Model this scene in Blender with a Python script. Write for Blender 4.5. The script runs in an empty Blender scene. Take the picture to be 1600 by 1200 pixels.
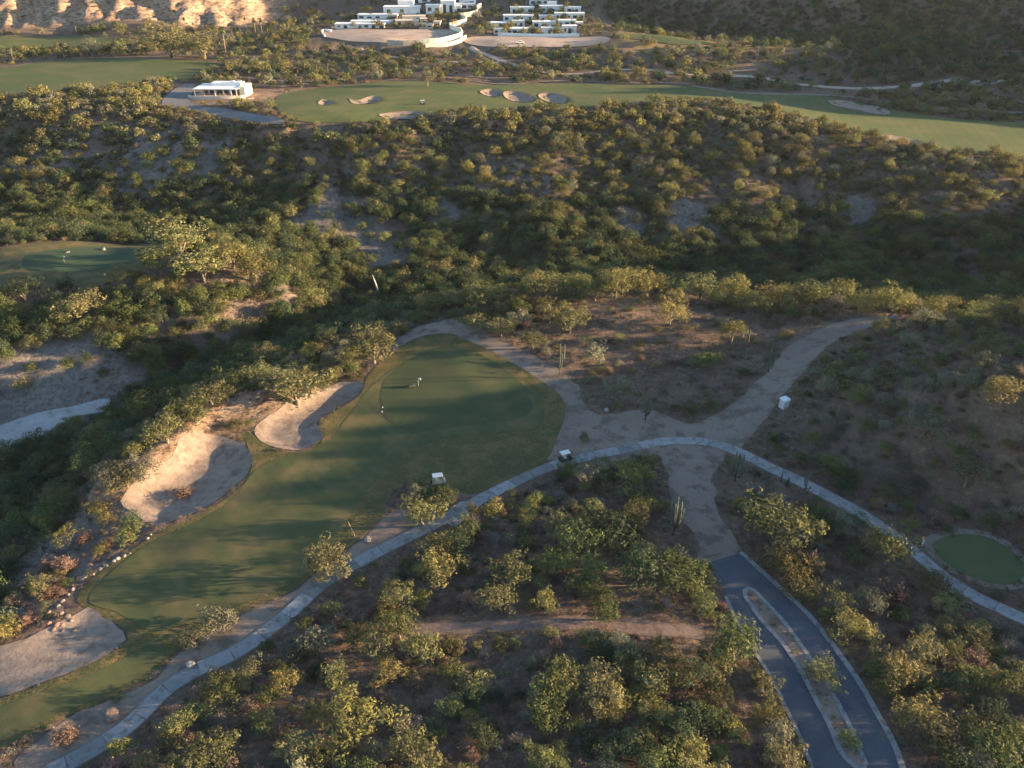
import bpy, bmesh, math, random
import numpy as np
from mathutils import Vector, Matrix
from mathutils.geometry import delaunay_2d_cdt

R = math.radians
C = bpy.context.scene
COL = C.collection
random.seed(7)
rng = np.random.default_rng(11)

# ------------------------------------------------------------------ camera, sky, sun, exposure
CAM_H, PITCH, FPX = 90.0, R(31.0), 1232.0
cam = bpy.data.cameras.new('camera')
cam.sensor_width = 36.0
cam.lens = 36.0 * FPX / 1600.0
cam.clip_start = 1.0
cam.clip_end = 6000.0
camo = bpy.data.objects.new('camera', cam)
camo.location = (0, 0, CAM_H)
camo.rotation_euler = (R(90) - PITCH, 0, 0)
COL.objects.link(camo)
C.camera = camo

SUN_EL, SUN_AZ = R(8.8), R(88.0)            # azimuth clockwise from +Y
world = bpy.data.worlds.new('World')
C.world = world
world.use_nodes = True
wn = world.node_tree
sky = wn.nodes.new('ShaderNodeTexSky')
sky.sky_type = 'NISHITA'
sky.sun_disc = False
sky.sun_elevation = SUN_EL
sky.sun_rotation = SUN_AZ
sky.dust_density = 0.35
sky.ozone_density = 2.0
wn.links.new(sky.outputs[0], wn.nodes['Background'].inputs[0])
wn.nodes['Background'].inputs[1].default_value = 0.09
sd = bpy.data.lights.new('sun', 'SUN')
sd.energy = 5.0
sd.angle = R(0.6)
sd.color = (1.0, 0.71, 0.40)
suno = bpy.data.objects.new('sun', sd)
to_sun = Vector((math.sin(SUN_AZ) * math.cos(SUN_EL), math.cos(SUN_AZ) * math.cos(SUN_EL), math.sin(SUN_EL)))
suno.rotation_euler = to_sun.to_track_quat('Z', 'Y').to_euler()
suno.location = (300, 100, 200)
COL.objects.link(suno)
C.view_settings.view_transform = 'Standard'
C.view_settings.look = 'None'
C.view_settings.gamma = 1.0
C.view_settings.use_curve_mapping = False
C.view_settings.exposure = 2.6
C.render.engine = 'CYCLES'
C.cycles.use_denoising = True
C.cycles.max_bounces = 6
C.cycles.diffuse_bounces = 3
C.cycles.transparent_max_bounces = 4

# ------------------------------------------------------------------ survey helpers
SP, CP = math.sin(PITCH), math.cos(PITCH)

def ray(px, py):
    u, v = (px - 800.0) / FPX, (py - 600.0) / FPX
    return np.array((u, CP - v * SP, -SP - v * CP))

def at_z(px, py, z):
    d = ray(px, py)
    t = (z - CAM_H) / d[2]
    return d[0] * t, d[1] * t

def project(x, y, z):
    dz = z - CAM_H
    w = y * CP - dz * SP
    up = y * SP + dz * CP
    w = np.where(w < 1, 1, w)
    return 800 + FPX * x / w, 600 - FPX * up / w, w

def smooth(a, b, x):
    t = np.clip((x - a) / (b - a), 0, 1)
    return t * t * (3 - 2 * t)

def vnoise(x, y, seed=0):
    xi, yi = np.floor(x).astype(np.int64), np.floor(y).astype(np.int64)
    fx, fy = x - xi, y - yi
    fx, fy = fx * fx * (3 - 2 * fx), fy * fy * (3 - 2 * fy)
    def h(a, b):
        n = (a * 374761393 + b * 668265263 + seed * 2147483647) & 0xFFFFFFFF
        n = ((n ^ (n >> 13)) * 1274126177) & 0xFFFFFFFF
        return ((n ^ (n >> 16)) & 0xFFFF) / 65535.0
    a, b = h(xi, yi), h(xi + 1, yi)
    c, d = h(xi, yi + 1), h(xi + 1, yi + 1)
    return (a * (1 - fx) + b * fx) * (1 - fy) + (c * (1 - fx) + d * fx) * fy

def fbm(x, y, seed=0, octv=4):
    s, a, f = 0, 0.5, 1.0
    for i in range(octv):
        s = s + a * vnoise(x * f, y * f, seed + i * 17)
        a *= 0.5
        f *= 2.03
    return s

# ------------------------------------------------------------------ terrain: heights set at points, some raised or added out of view for shade
PIX = [  # (pixel x, pixel y, height)
 (0,1200,0),(400,1200,0),(800,1200,.5),(1200,1200,0),(1600,1200,1),(200,1100,0),(600,1000,.5),(1000,1000,1),(1300,1000,.5),(1600,1000,1),
 (120,935,-.5),(400,800,0),(650,750,.5),(900,850,1.5),(1150,800,1),(1400,850,.5),(1550,870,.5),(0,1000,-.5),(750,600,.5),(600,640,0),
 (850,640,.5),(700,530,.3),(1000,660,1),(880,720,.5),(500,620,-.3),(300,740,-.8),(210,780,-.8),(250,720,-.2),(320,640,.2),(430,600,.6),
 (80,930,-.8),(165,880,-1),(215,835,-1.2),(150,790,-2.5),(160,745,-2.5),(215,690,-2.5),(300,620,-2.5),(400,585,-2.5),(520,555,-1.5),(600,525,-1),
 (60,850,-9),(110,760,-13),(0,800,-14),(0,900,-8),(180,680,-12),(280,600,-13),(400,550,-14),
 (0,690,-18),(80,655,-18),(170,632,-18),(0,640,-17),(60,585,-12),(0,570,-10),(150,580,-11.5),(250,560,-13),
 (0,530,-9),(100,520,-8.5),(200,500,-7),(330,500,-8),(450,500,-12),(0,450,-3),(110,410,-3),(220,430,-3),(0,385,-3),(110,378,-3),(250,388,-3),
 (300,405,-1),(380,430,-3),(440,455,-7),(350,400,-2),
 (300,580,-18),(420,540,-18),(520,490,-17),(600,455,-16),
 (700,495,.5),(760,475,1),(850,460,2),(950,455,3.2),(950,480,3),(1050,470,2),(1150,480,1),(1300,482,1.5),(1400,486,2.5),(1500,500,3),(1600,512,3.5),
 (900,540,1),(1050,540,1.5),(1150,530,1.2),(1200,540,1.5),(1100,600,1),(1080,670,.7),(1180,600,2),
 (1300,560,5),(1390,505,5.5),(1450,560,12.5),(1550,570,16.5),(1600,600,18.5),(1350,620,8),(1300,680,4),(1450,680,9),(1550,680,12.5),(1600,740,8),(1500,780,2.5),
 (1400,770,1.5),(1600,820,2),(1600,530,9),(1500,520,7.5),
 (420,195,13),(560,192,13),
 (0,200,9),(150,190,11),(300,180,12),(0,340,-12),(200,340,-12),(350,330,-11),(800,300,-.5),(1000,300,-.5),(500,300,-4),(650,400,-12),(540,390,-13),
 (0,160,12),(345,155,13),(280,160,12.5),
 (450,150,11.5),(600,130,11),(600,185,12.5),(800,140,11),(800,160,11.5),(900,140,10.5),(1000,135,10.5),(1150,140,10),
 (1200,150,9.5),(1300,180,9),(1300,150,9),(1450,190,8),(1450,215,8),(1600,200,7),(1600,240,7),(1600,180,7),
 (1000,115,11),(1250,120,11),(1500,150,8.5),(1600,150,8.5),(1000,100,12),(1250,100,14),(1450,115,12),(950,72,17),(1050,70,18),(1150,76,18),(1250,80,18),(1350,85,17),(1500,100,14),(1600,108,12),
 (600,85,11),(500,85,11),(720,85,11.5),(850,88,11.5),(400,85,11),(600,66,16.5),(530,62,16),(690,66,16),(600,46,16.5),(700,46,16.5),(530,46,16),
 (780,66,16.5),(850,68,16.5),(930,66,17),(850,54,17),(780,54,17),(940,52,19),
 (600,25,20),(700,20,22),(850,30,21),(850,8,26),(700,5,27),(560,5,24),(800,5,26),(910,20,24),(960,53,20),(1050,58,20),
 (0,120,11),(200,110,11),(330,105,11),(200,140,12),(0,65,12),(150,65,12),(300,80,11.5),(400,60,12.5),(430,30,15),(430,120,11.5),
]
WPT = [
 (-27,347,13),(14,352,13.5),(56,357,14),(83,354,14.5),(108,344,13.5),(128,322,10),(146,303,7),(164,289,5.5),(184,282,5),
 (-130,270,-12),(-200,270,-12),(0,245,-15),(64,243,-15),(144,231,-15),(200,222,-13),(260,215,-8),
 (-400,648,16),(-334,640,13),(-230,645,16),(-170,640,15),(-330,690,48),(-420,690,48),(-230,705,46),(-150,730,32),(-330,760,75),(-500,720,70),(-130,850,60),
 (150,615,4),(250,620,17),(350,620,40),(450,620,64),(530,640,84),(150,725,22),(250,725,42),(350,720,64),(500,725,96),(500,790,140),(650,790,190),(700,690,120),(700,600,100),  # sunward points out of view raised to throw this hillside into shade
 (300,950,115),(0,900,62),(-300,900,105),(600,950,140),(0,1100,90),(-800,900,120),(800,1000,160),(-800,1200,160),(800,1200,190),(0,1250,130),
 (200,60,2),(200,100,3),(-200,60,-18),(-220,130,-20),(-300,200,-16),(0,30,0),(200,20,1),(-200,10,-10),(0,-80,0),(300,-80,3),(-300,-80,-10),
 (128,148,20),(160,145,21),(160,172,12),(150,118,20),(220,140,24),(230,200,8),(300,150,18),(300,80,6),
 (-300,300,-8),(-300,380,8),(-300,450,11),(-500,400,10),(-500,550,13),(-700,500,20),(-700,200,-5),(-700,-50,0),
 (310,215,34),(310,236,42),(370,238,50),(310,266,13),(310,300,11),(300,330,11),(345,348,12),(345,388,44),(345,420,54),(345,455,46),(300,505,18),(420,320,20),(420,420,50),(520,200,20),(600,350,30),(700,100,15),(700,450,50),(700,-50,5),  # unseen rises added as sun blockers for hill foot and far fairway
]
P = [(*at_z(a, b, z), z) for a, b, z in PIX] + WPT
P = np.array(P, float)

def kern(r2):
    return -np.sqrt(r2 + 40.0)

def fit():
    n = len(P)
    d2 = ((P[:, None, :2] - P[None, :, :2]) ** 2).sum(-1)
    A = np.zeros((n + 3, n + 3))
    A[:n, :n] = kern(d2) + np.eye(n) * 1.0
    A[:n, n:] = np.c_[np.ones(n), P[:, :2]]
    A[n:, :n] = A[:n, n:].T
    return np.linalg.solve(A, np.r_[P[:, 2], 0, 0, 0])

WGT = fit()

def rbf(x, y):
    n = len(P)
    out = WGT[n] + WGT[n + 1] * x + WGT[n + 2] * y
    for i in range(n):
        out = out + WGT[i] * kern((x - P[i, 0]) ** 2 + (y - P[i, 1]) ** 2)
    return out

def axis(parts):
    out = []
    for a, b, s in parts:
        out += list(np.linspace(a, b, max(1, int(round((b - a) / s))), endpoint=False))
    out.append(parts[-1][1])
    return np.array(out)

GX = axis([(-1500, -900, 60), (-900, -420, 14), (-420, -150, 3), (-150, 160, 1.25), (160, 420, 4), (420, 900, 14), (900, 1500, 60)])
GY = axis([(-400, 20, 20), (20, 60, 3), (60, 260, 1.25), (260, 440, 2.0), (440, 720, 3.2), (720, 1000, 9), (1000, 1700, 45)])
XX, YY = np.meshgrid(GX, GY)
H = rbf(XX, YY)

def height(x, y, grid=None):
    g = H if grid is None else grid
    x, y = np.asarray(x, float), np.asarray(y, float)
    i = np.clip(np.searchsorted(GX, x) - 1, 0, len(GX) - 2)
    j = np.clip(np.searchsorted(GY, y) - 1, 0, len(GY) - 2)
    fx = np.clip((x - GX[i]) / (GX[i + 1] - GX[i]), 0, 1)
    fy = np.clip((y - GY[j]) / (GY[j + 1] - GY[j]), 0, 1)
    return (g[j, i] * (1 - fx) + g[j, i + 1] * fx) * (1 - fy) + (g[j + 1, i] * (1 - fx) + g[j + 1, i + 1] * fx) * fy

TS = np.arange(60.0, 1400.0, 0.8)
HB = H.copy()

def at(px, py, z=None):
    if z is not None:
        return at_z(px, py, z)
    d = ray(px, py)
    x, y, zz = d[0] * TS, d[1] * TS, CAM_H + d[2] * TS
    below = zz <= height(x, y, HB)
    k = int(np.argmax(below)) if below.any() else len(TS) - 1
    k = max(k, 1)
    t0, t1 = TS[k - 1], TS[k]
    for _ in range(8):
        t = (t0 + t1) / 2
        if CAM_H + d[2] * t <= height(d[0] * t, d[1] * t, HB):
            t1 = t
        else:
            t0 = t
    return d[0] * t1, d[1] * t1

def pts(lst):
    return np.array([at(*p) for p in lst])

def spline(p, closed=True, step=1.5):
    p = np.asarray(p, float)
    n = len(p)
    out = []
    for i in range(n if closed else n - 1):
        if closed:
            a, b, c, d = p[(i - 1) % n], p[i], p[(i + 1) % n], p[(i + 2) % n]
        else:
            a, b, c, d = p[max(i - 1, 0)], p[i], p[i + 1], p[min(i + 2, n - 1)]
        L = np.linalg.norm(c - b)
        m = max(1, int(L / step))
        for k in range(m):
            t = k / m
            out.append(.5 * (2 * b + (c - a) * t + (2 * a - 5 * b + 4 * c - d) * t * t + (3 * b - a - 3 * c + d) * t ** 3))
    if not closed:
        out.append(p[-1])
    return np.array(out)

def inside(x, y, poly):
    x, y = np.asarray(x, float), np.asarray(y, float)
    r = np.zeros(x.shape, bool)
    n = len(poly)
    for i in range(n):
        x0, y0 = poly[i]
        x1, y1 = poly[(i + 1) % n]
        if y0 == y1:
            continue
        c = ((y0 > y) != (y1 > y)) & (x < (x1 - x0) * (y - y0) / (y1 - y0) + x0)
        r ^= c
    return r

def dist(x, y, line, closed=True):
    x, y = np.asarray(x, float), np.asarray(y, float)
    d2 = np.full(x.shape, 1e9)
    n = len(line)
    for i in range(n if closed else n - 1):
        ax, ay = line[i]
        bx, by = line[(i + 1) % n]
        vx, vy = bx - ax, by - ay
        L = vx * vx + vy * vy + 1e-9
        t = np.clip(((x - ax) * vx + (y - ay) * vy) / L, 0, 1)
        d2 = np.minimum(d2, (x - ax - t * vx) ** 2 + (y - ay - t * vy) ** 2)
    return np.sqrt(d2)

def ribbon(line, w):
    line = np.asarray(line, float)
    t = np.gradient(line, axis=0)
    t /= np.linalg.norm(t, axis=1)[:, None] + 1e-9
    nrm = np.c_[-t[:, 1], t[:, 0]]
    w = np.broadcast_to(np.asarray(w, float), (len(line),))[:, None] / 2
    return line + nrm * w, line - nrm * w

# ------------------------------------------------------------------ ground plan
A = {}
A['turf'] = spline(pts([(620,545),(655,527),(700,521),(740,536),(790,560),(840,590),(873,615),(884,637),(880,660),(868,688),(858,712),(835,735),(795,756),(745,772),(705,768),(655,757),
 (617,765),(601,790),(598,806),(572,832),(536,862),(500,888),(450,925),(400,947),(345,975),(300,1003),(268,1022),(240,1052),(195,1078),(150,1101),(80,1131),(0,1173),(-70,1205),
 (-75,1125),(0,1094),(60,1073),(120,1048),(170,1022),(201,1002),(196,984),(162,964),(132,950),(121,940),(132,918),(170,886),(222,850),(255,828),(300,812),(345,786),(380,757),(394,725),(384,690),(378,674),
 (400,680),(432,704),(470,706),(503,690),(497,668),(530,640),(562,620),(570,602),(575,588),(600,562)]))
A['fairway'] = spline(pts([(140,934),(225,856),(310,815),(362,782),(400,735),(440,715),(505,697),(545,650),(600,588),(680,545),(740,555),(825,605),(850,640),(838,668),(780,678),(700,685),(640,706),
 (590,745),(556,790),(532,838),(495,882),(440,918),(330,962),(240,985),(185,958)]))
A['lower'] = spline(pts([(-70,1140),(60,1085),(130,1060),(190,1030),(225,1010),(262,1012),(235,1045),(150,1092),(70,1126),(-70,1195)]))
A['bunker_a'] = spline(pts([(200,772),(225,750),(262,728),(290,697),(330,681),(368,690),(391,712),(387,740),(360,767),(330,789),(280,813),(245,823),(215,806),(190,786)]))
A['bunker_b'] = spline(pts([(440,640),(470,622),(500,610),(540,598),(567,603),(558,620),(525,640),(494,664),(504,684),(470,703),(432,700),(405,685),(402,664)]))
A['bunker_c'] = spline(pts([(-80,1035),(0,1012),(60,990),(110,965),(135,952),(163,966),(197,985),(200,1000),(170,1021),(120,1047),(60,1071),(0,1093),(-80,1122)]))
A['tee'] = spline(pts([(1458,852),(1476,839),(1510,835),(1550,842),(1588,868),(1602,898),(1580,914),(1545,911),(1500,895),(1470,873)]))
A['mesa'] = spline(pts([(-80,400),(0,388),(60,379),(130,378),(200,383),(258,382),(252,402),(228,424),(180,441),(140,447),(60,448),(0,452),(-80,458)]), step=3)
A['mesa_green'] = spline(pts([(40,400),(90,390),(160,386),(225,392),(215,408),(170,420),(100,426),(40,420)]), step=3)
A['far_a'] = spline(pts([(430,165,12),(442,148,11.5),(480,140,11.5),(540,134,11.3),(640,126,11),(760,133,11),(860,129,10.8),(960,132,10.5),(1060,135,10.4),(1150,143,10),(1280,150,9),(1400,172,8.5),(1500,185,8),(1600,190,7.5),(1720,200,7),
 (1720,258,7),(1600,246,7),(1500,240,8),(1440,228,8),(1380,218,9),(1300,200,10),(1200,176,11),(1080,162,12),(950,170,13),(820,172,13),(700,178,13),(600,190,12.5),(520,194,12.5),(450,190,12.5)]), step=5)
A['far_b'] = spline(pts([(-120,108),(0,107),(60,98),(140,93),(230,92),(330,98),(338,108),(290,125),(240,128),(180,140),(100,145),(40,150),(-120,156)]), step=5)
A['far_c'] = spline(pts([(-120,60),(0,57),(100,57),(170,60),(200,66),(150,72),(60,75),(-120,78)]), step=5)
A['far_d'] = spline(pts([(950,57,19),(1000,56,19),(1060,60,19),(1120,68,18.5),(1060,69,18.5),(1000,64,18.5)]), step=5)
FB = {'bunker_d': [(497,161),(505,157),(519,159),(521,163),(510,166),(500,165)], 'bunker_e': [(546,155),(556,158),(566,156),(582,151),(596,155),(584,162),(560,164),(549,161)],
 'bunker_f': [(750,144),(764,140),(780,142),(786,149),(776,153),(758,150)], 'bunker_g': [(788,145),(806,144),(825,149),(835,157),(820,161),(798,158),(788,152)],
 'bunker_h': [(841,150),(855,146),(874,149),(886,157),(876,164),(852,159)], 'bunker_i': [(1295,158),(1325,159),(1345,165),(1375,168),(1392,177),(1375,181),(1345,174),(1305,167)],
 'bunker_j': [(1376,219,8),(1392,217,8),(1425,220,8),(1440,229,8),(1424,233,8),(1392,229,8)], 'bunker_k': [(592,183,12.5),(610,179,12.5),(640,177,12.5),(664,180,12.5),(650,186,12.5),(615,187,12.5)]}
for k, v in FB.items():
    A[k] = spline(pts(v), step=2)
A['wash'] = spline(pts([(-150,720),(-60,690),(0,665),(60,645),(110,636),(172,622),(176,640),(120,650),(85,668),(50,690),(0,705),(-80,740)]), step=3)
ring = spline(pts([(608,545),(640,516),(690,500),(735,508),(780,530),(840,560),(900,600),(930,645),(1000,640),(1050,652),(1085,660),(1130,640),(1170,610),(1200,575),(1240,540),(1290,510),(1350,495),(1395,495),
 (1395,504),(1345,516),(1300,535),(1262,570),(1230,610),(1195,650),(1165,690),(1130,712),(1120,740),(1118,790),(1140,840),(1158,866),(1100,880),(1092,850),(1060,800),(1045,745),(1030,712),(985,716),(900,722),(860,720),(850,690),(880,660),(860,615),(790,575),(700,535),(640,550)]))

def rag(poly, amp, sc=5.0):
    poly = np.asarray(poly)
    return poly + np.c_[fbm(poly[:, 0] / sc, poly[:, 1] / sc, 61, 3) - .44, fbm(poly[:, 0] / sc, poly[:, 1] / sc, 67, 3) - .44] * 2 * amp
A['dirt'] = rag(ring, 1.6)
A['verge'] = rag(spline(pts([(20,1190),(80,1140),(150,1105),(200,1080),(245,1055),(270,1025),(300,1006),(345,978),(400,950),(452,928),(500,892),(540,862),(575,832),(600,808),(620,795),(655,800),(692,800),(640,834),(570,872),(500,914),(440,964),(370,1014),(300,1047),(250,1080),(205,1124),(150,1164),(90,1194),(40,1222)])), .9, 3.0)
path_c = spline(pts([(40,1228),(90,1201),(150,1169),(205,1131),(250,1086),(300,1051),(370,1019),(440,969),(500,915),(560,879),(620,848),(680,819),(735,790),(785,763),(838,738),(880,723),(930,712),(985,701),(1025,692),(1070,689),(1112,693),(1152,706),(1200,730),(1250,753),(1300,779),(1340,800),(1375,822),(1410,847),(1440,873),(1480,906),(1530,936),(1600,968),(1690,1010)]), closed=False, step=1.0)
A['path'] = np.vstack([ribbon(path_c, 2.9)[0], ribbon(path_c, 2.9)[1][::-1]])
kerb_r = spline(pts([(1157,864),(1190,893),(1215,916),(1237,936),(1262,960),(1284,986),(1308,1018),(1340,1063),(1370,1115),(1395,1160),(1411,1204),(1432,1275)]), closed=False, step=1.0)
kerb_l = spline(pts([(1104,880),(1118,900),(1130,925),(1146,960),(1172,1008),(1200,1052),(1215,1080),(1232,1117),(1247,1147),(1260,1179),(1270,1206),(1292,1275)]), closed=False, step=1.0)
A['road'] = np.vstack([kerb_l, kerb_r[::-1]])
A['median'] = spline(pts([(1164,932),(1163,924),(1169,920),(1178,923),(1200,946),(1226,974),(1258,1019),(1291,1067),(1311,1104),(1326,1132),(1341,1170),(1352,1194),(1348,1204),(1338,1200),(1321,1186),(1309,1168),(1294,1131),(1274,1094),(1249,1046),(1221,1004),(1199,981),(1180,957)]), step=1.0)
verge_line = kerb_r
A['pad_a'] = spline(pts([(505,50),(540,46),(620,47),(715,47),(722,55),(700,62),(655,69),(600,67),(540,64),(508,58)]), step=4)
A['pad_b'] = spline(pts([(725,62),(760,57),(860,58),(945,58),(950,66),(930,71),(850,74),(780,74),(735,70)]), step=4)
A['drive'] = spline(pts([(253,160),(268,143),(288,132),(306,133),(300,146),(296,158),(310,166),(360,172),(420,182),(445,190),(420,194),(350,184),(290,172),(262,168)]), step=3)
SITE = {'club': at(343, 150)}
A['club_site'] = np.array([(SITE['club'][0] + a, SITE['club'][1] + b) for a, b in ((-22, -22), (27, -22), (27, 20), (-22, 20))])
TRACKS = {'a': ([(735,74),(765,88),(800,101),(850,114),(900,116),(960,110),(1010,110),(1060,116),(1110,119),(1180,121),(1250,133),(1330,139),(1400,137),(1450,131),(1500,124)], 4.5),
 'b': ([(1110,119),(1150,112),(1200,108)], 3.5), 'c': ([(1020,128),(1080,134),(1150,145),(1250,148),(1330,152),(1420,166),(1500,172),(1600,178),(1680,186)], 4),
 'd': ([(700,122),(760,130),(805,132),(850,128),(900,126),(960,130)], 3.5), 'e': ([(350,118),(420,126),(480,128),(540,124),(600,116),(640,114),(700,117),(780,125)], 3.5),
 'f': ([(-60,112),(20,104),(60,97),(120,92),(200,90),(300,88),(340,92)], 3), 'g': ([(1500,124),(1560,150),(1620,165)], 3.5), 'h': ([(560,75),(620,90),(700,97),(780,98)], 4)}
TR = {k: (spline(pts(v), closed=False, step=3), w) for k, (v, w) in TRACKS.items()}
scrub_tracks = [(spline(pts([(640,985),(720,982),(800,976),(880,974),(960,976),(1040,984),(1100,990)]), closed=False), 2.2)]

SOFT = ['turf', 'tee', 'mesa', 'far_a', 'far_b', 'far_c', 'far_d', 'bunker_c', 'dirt', 'verge', 'road', 'path', 'pad_a', 'pad_b', 'drive', 'club_site', 'wash']

def near_mask(poly, margin, closed=True, fill=True):
    """0..1 on the grid: 1 in the polygon, fading out over the margin"""
    lo, hi = poly.min(0) - margin, poly.max(0) + margin
    i0, i1 = np.searchsorted(GX, lo[0]), np.searchsorted(GX, hi[0]) + 1
    j0, j1 = np.searchsorted(GY, lo[1]), np.searchsorted(GY, hi[1]) + 1
    m = np.zeros_like(H)
    sx, sy = XX[j0:j1, i0:i1], YY[j0:j1, i0:i1]
    if sx.size == 0:
        return m
    d = dist(sx, sy, poly, closed)
    v = 1 - smooth(0, margin, d)
    if fill:
        v = np.where(inside(sx, sy, poly), 1, v)
    m[j0:j1, i0:i1] = v
    return m

flat = np.zeros_like(H)
for k in SOFT:
    flat = np.maximum(flat, near_mask(A[k], 5.0 if A[k][:, 1].mean() < 260 else 9.0))
for l, w in list(TR.values()) + scrub_tracks:
    flat = np.maximum(flat, near_mask(l, w, closed=False, fill=False))

gx = np.gradient(H, GX, axis=1)
gy = np.gradient(H, GY, axis=0)
slope = np.hypot(gx, gy)
knoll = (1 - smooth(-62, -40, XX)) * (1 - smooth(268, 285, YY))
hillw = smooth(.12, .3, slope) * smooth(225, 245, YY) * (1 - smooth(560, 600, YY)) * (1 - knoll)
cliff = smooth(636, 650, YY) * (1 - smooth(-225, -165, XX)) * smooth(.15, .3, slope)
darkw = smooth(590, 640, YY) * smooth(60, 140, XX)
bankw = smooth(.2, .45, slope) * (1 - smooth(220, 260, YY)) * (1 - .6 * knoll)
wx = XX + 9 * fbm(XX / 30, YY / 30, 5)
g0 = np.abs(2 * fbm(wx / 62, YY / 170, 13, 2) - .8)
g1 = np.abs(2 * fbm(wx / 24, YY / 95, 3, 3) - .9)
g2 = np.abs(2 * fbm(wx / 9, YY / 36, 9, 3) - .9)
rough = (fbm(XX / 22, YY / 22, 1) - .47) * 2.0 * smooth(60, 400, YY) + (fbm(XX / 5, YY / 5, 2) - .47) * .55
gul = hillw * (g0 * 9.0 + g1 * 6.5 + g2 * 2.2 - 5.6) + bankw * (g2 * 3.2 - 1) + darkw * (g1 * 15 - 5)
c1 = np.abs(2 * fbm(wx / 26 + .013 * YY, YY / 60, 31, 4) - .9)
c2 = np.abs(2 * fbm(wx / 8, YY / 15, 37, 3) - .9)
c3 = fbm(XX / 5.5, YY / 5.5, 41, 2) - .37
gul = gul + cliff * (c1 * 17 + c2 * 8 + c3 * 6 - 7)
H = H + (1 - flat) * (rough + gul)
bankz = .55 * np.exp(-((XX - at(960, 474)[0]) / 11) ** 2 - ((YY - at(960, 474)[1]) / 7) ** 2)
bankz = bankz + .45 * np.exp(-((XX - at(415, 150)[0]) / 14) ** 2 - ((YY - at(415, 150)[1]) / 30) ** 2)
for pl_, hh_, ww_ in (([(160,772),(205,745),(250,715),(290,684)], 2.6, 4.0), ([(318,652),(360,640),(405,628),(445,612)], 2.2, 4.0)):
    d_ = dist(XX, YY, spline(pts(pl_), closed=False), False)
    H = H + hh_ * np.exp(-(d_ / ww_) ** 2)
    bankz = bankz + .75 * np.exp(-(d_ / (ww_ * 1.3)) ** 2)
# mown humps on the course
H = H + near_mask(A['turf'], 4) * (fbm(XX / 13, YY / 13, 21, 2) - .37) * 1.0

def carve(key, depth, wall):
    global H
    poly = A[key]
    lo, hi = poly.min(0) - 6, poly.max(0) + 6
    i0, i1 = np.searchsorted(GX, lo[0]), np.searchsorted(GX, hi[0]) + 1
    j0, j1 = np.searchsorted(GY, lo[1]), np.searchsorted(GY, hi[1]) + 1
    sx, sy = XX[j0:j1, i0:i1], YY[j0:j1, i0:i1]
    d = dist(sx, sy, poly)
    ins = inside(sx, sy, poly)
    H[j0:j1, i0:i1] += np.where(ins, -depth * smooth(0, wall, d), .35 * depth * (1 - smooth(0, 3.0, d)) * .6)

carve('bunker_a', 1.1, 4.0)
carve('bunker_b', .8, 3.0)
carve('bunker_c', .6, 3.0)
for k in FB:
    carve(k, .9, 3.0)
HB = H.copy()

# ------------------------------------------------------------------ materials
def nodes(name):
    m = bpy.data.materials.new(name)
    m.use_nodes = True
    n = m.node_tree
    return m, n, n.nodes['Principled BSDF']

def N(nt, t, **kw):
    n = nt.nodes.new('ShaderNode' + t)
    for k, v in kw.items():
        setattr(n, k, v)
    return n

def noise_fac(nt, scale, lo=.35, hi=.65, detail=6, vec=None, rough=.6):
    t = N(nt, 'TexNoise')
    t.inputs['Scale'].default_value = scale
    t.inputs['Detail'].default_value = detail
    t.inputs['Roughness'].default_value = rough
    if vec is None:
        vec = N(nt, 'NewGeometry').outputs['Position']
    nt.links.new(vec, t.inputs['Vector'])
    mr = N(nt, 'MapRange', clamp=True)
    mr.inputs['From Min'].default_value = lo
    mr.inputs['From Max'].default_value = hi
    nt.links.new(t.outputs['Fac'], mr.inputs['Value'])
    return mr.outputs['Result']

def mixc(nt, fac, a, b):
    m = N(nt, 'Mix', data_type='RGBA')
    for s, v in ((m.inputs['Factor'], fac), (m.inputs['A'], a), (m.inputs['B'], b)):
        if isinstance(v, (tuple, list)):
            s.default_value = (*v, 1)
        elif isinstance(v, (int, float)):
            s.default_value = v
        else:
            nt.links.new(v, s)
    return m.outputs['Result']

def bump(nt, b, fac, strength, distance):
    n = N(nt, 'Bump')
    n.inputs['Strength'].default_value = strength
    n.inputs['Distance'].default_value = distance
    nt.links.new(fac, n.inputs['Height'])
    nt.links.new(n.outputs['Normal'], b.inputs['Normal'])

def ground_mat(name, a, b, c=None, s1=.08, s2=.7, bs=.25, bd=.3, fine=2.5, c_lo=.5, c_hi=.62):
    m, nt, p = nodes(name)
    col = mixc(nt, noise_fac(nt, s1), a, b)
    if c:
        col = mixc(nt, noise_fac(nt, s2, c_lo, c_hi), col, c)
    f = noise_fac(nt, fine, .2, .8, 8, rough=.7)
    dark = mixc(nt, f, (.62, .62, .62), (1.25, 1.25, 1.25))
    mm = N(nt, 'Mix', data_type='RGBA', blend_type='MULTIPLY')
    mm.inputs['Factor'].default_value = .7
    nt.links.new(col, mm.inputs['A'])
    nt.links.new(dark, mm.inputs['B'])
    nt.links.new(mm.outputs['Result'], p.inputs['Base Color'])
    p.inputs['Roughness'].default_value = .95
    p.inputs['Specular IOR Level'].default_value = .1
    bump(nt, p, f, bs, bd)
    return m

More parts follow.
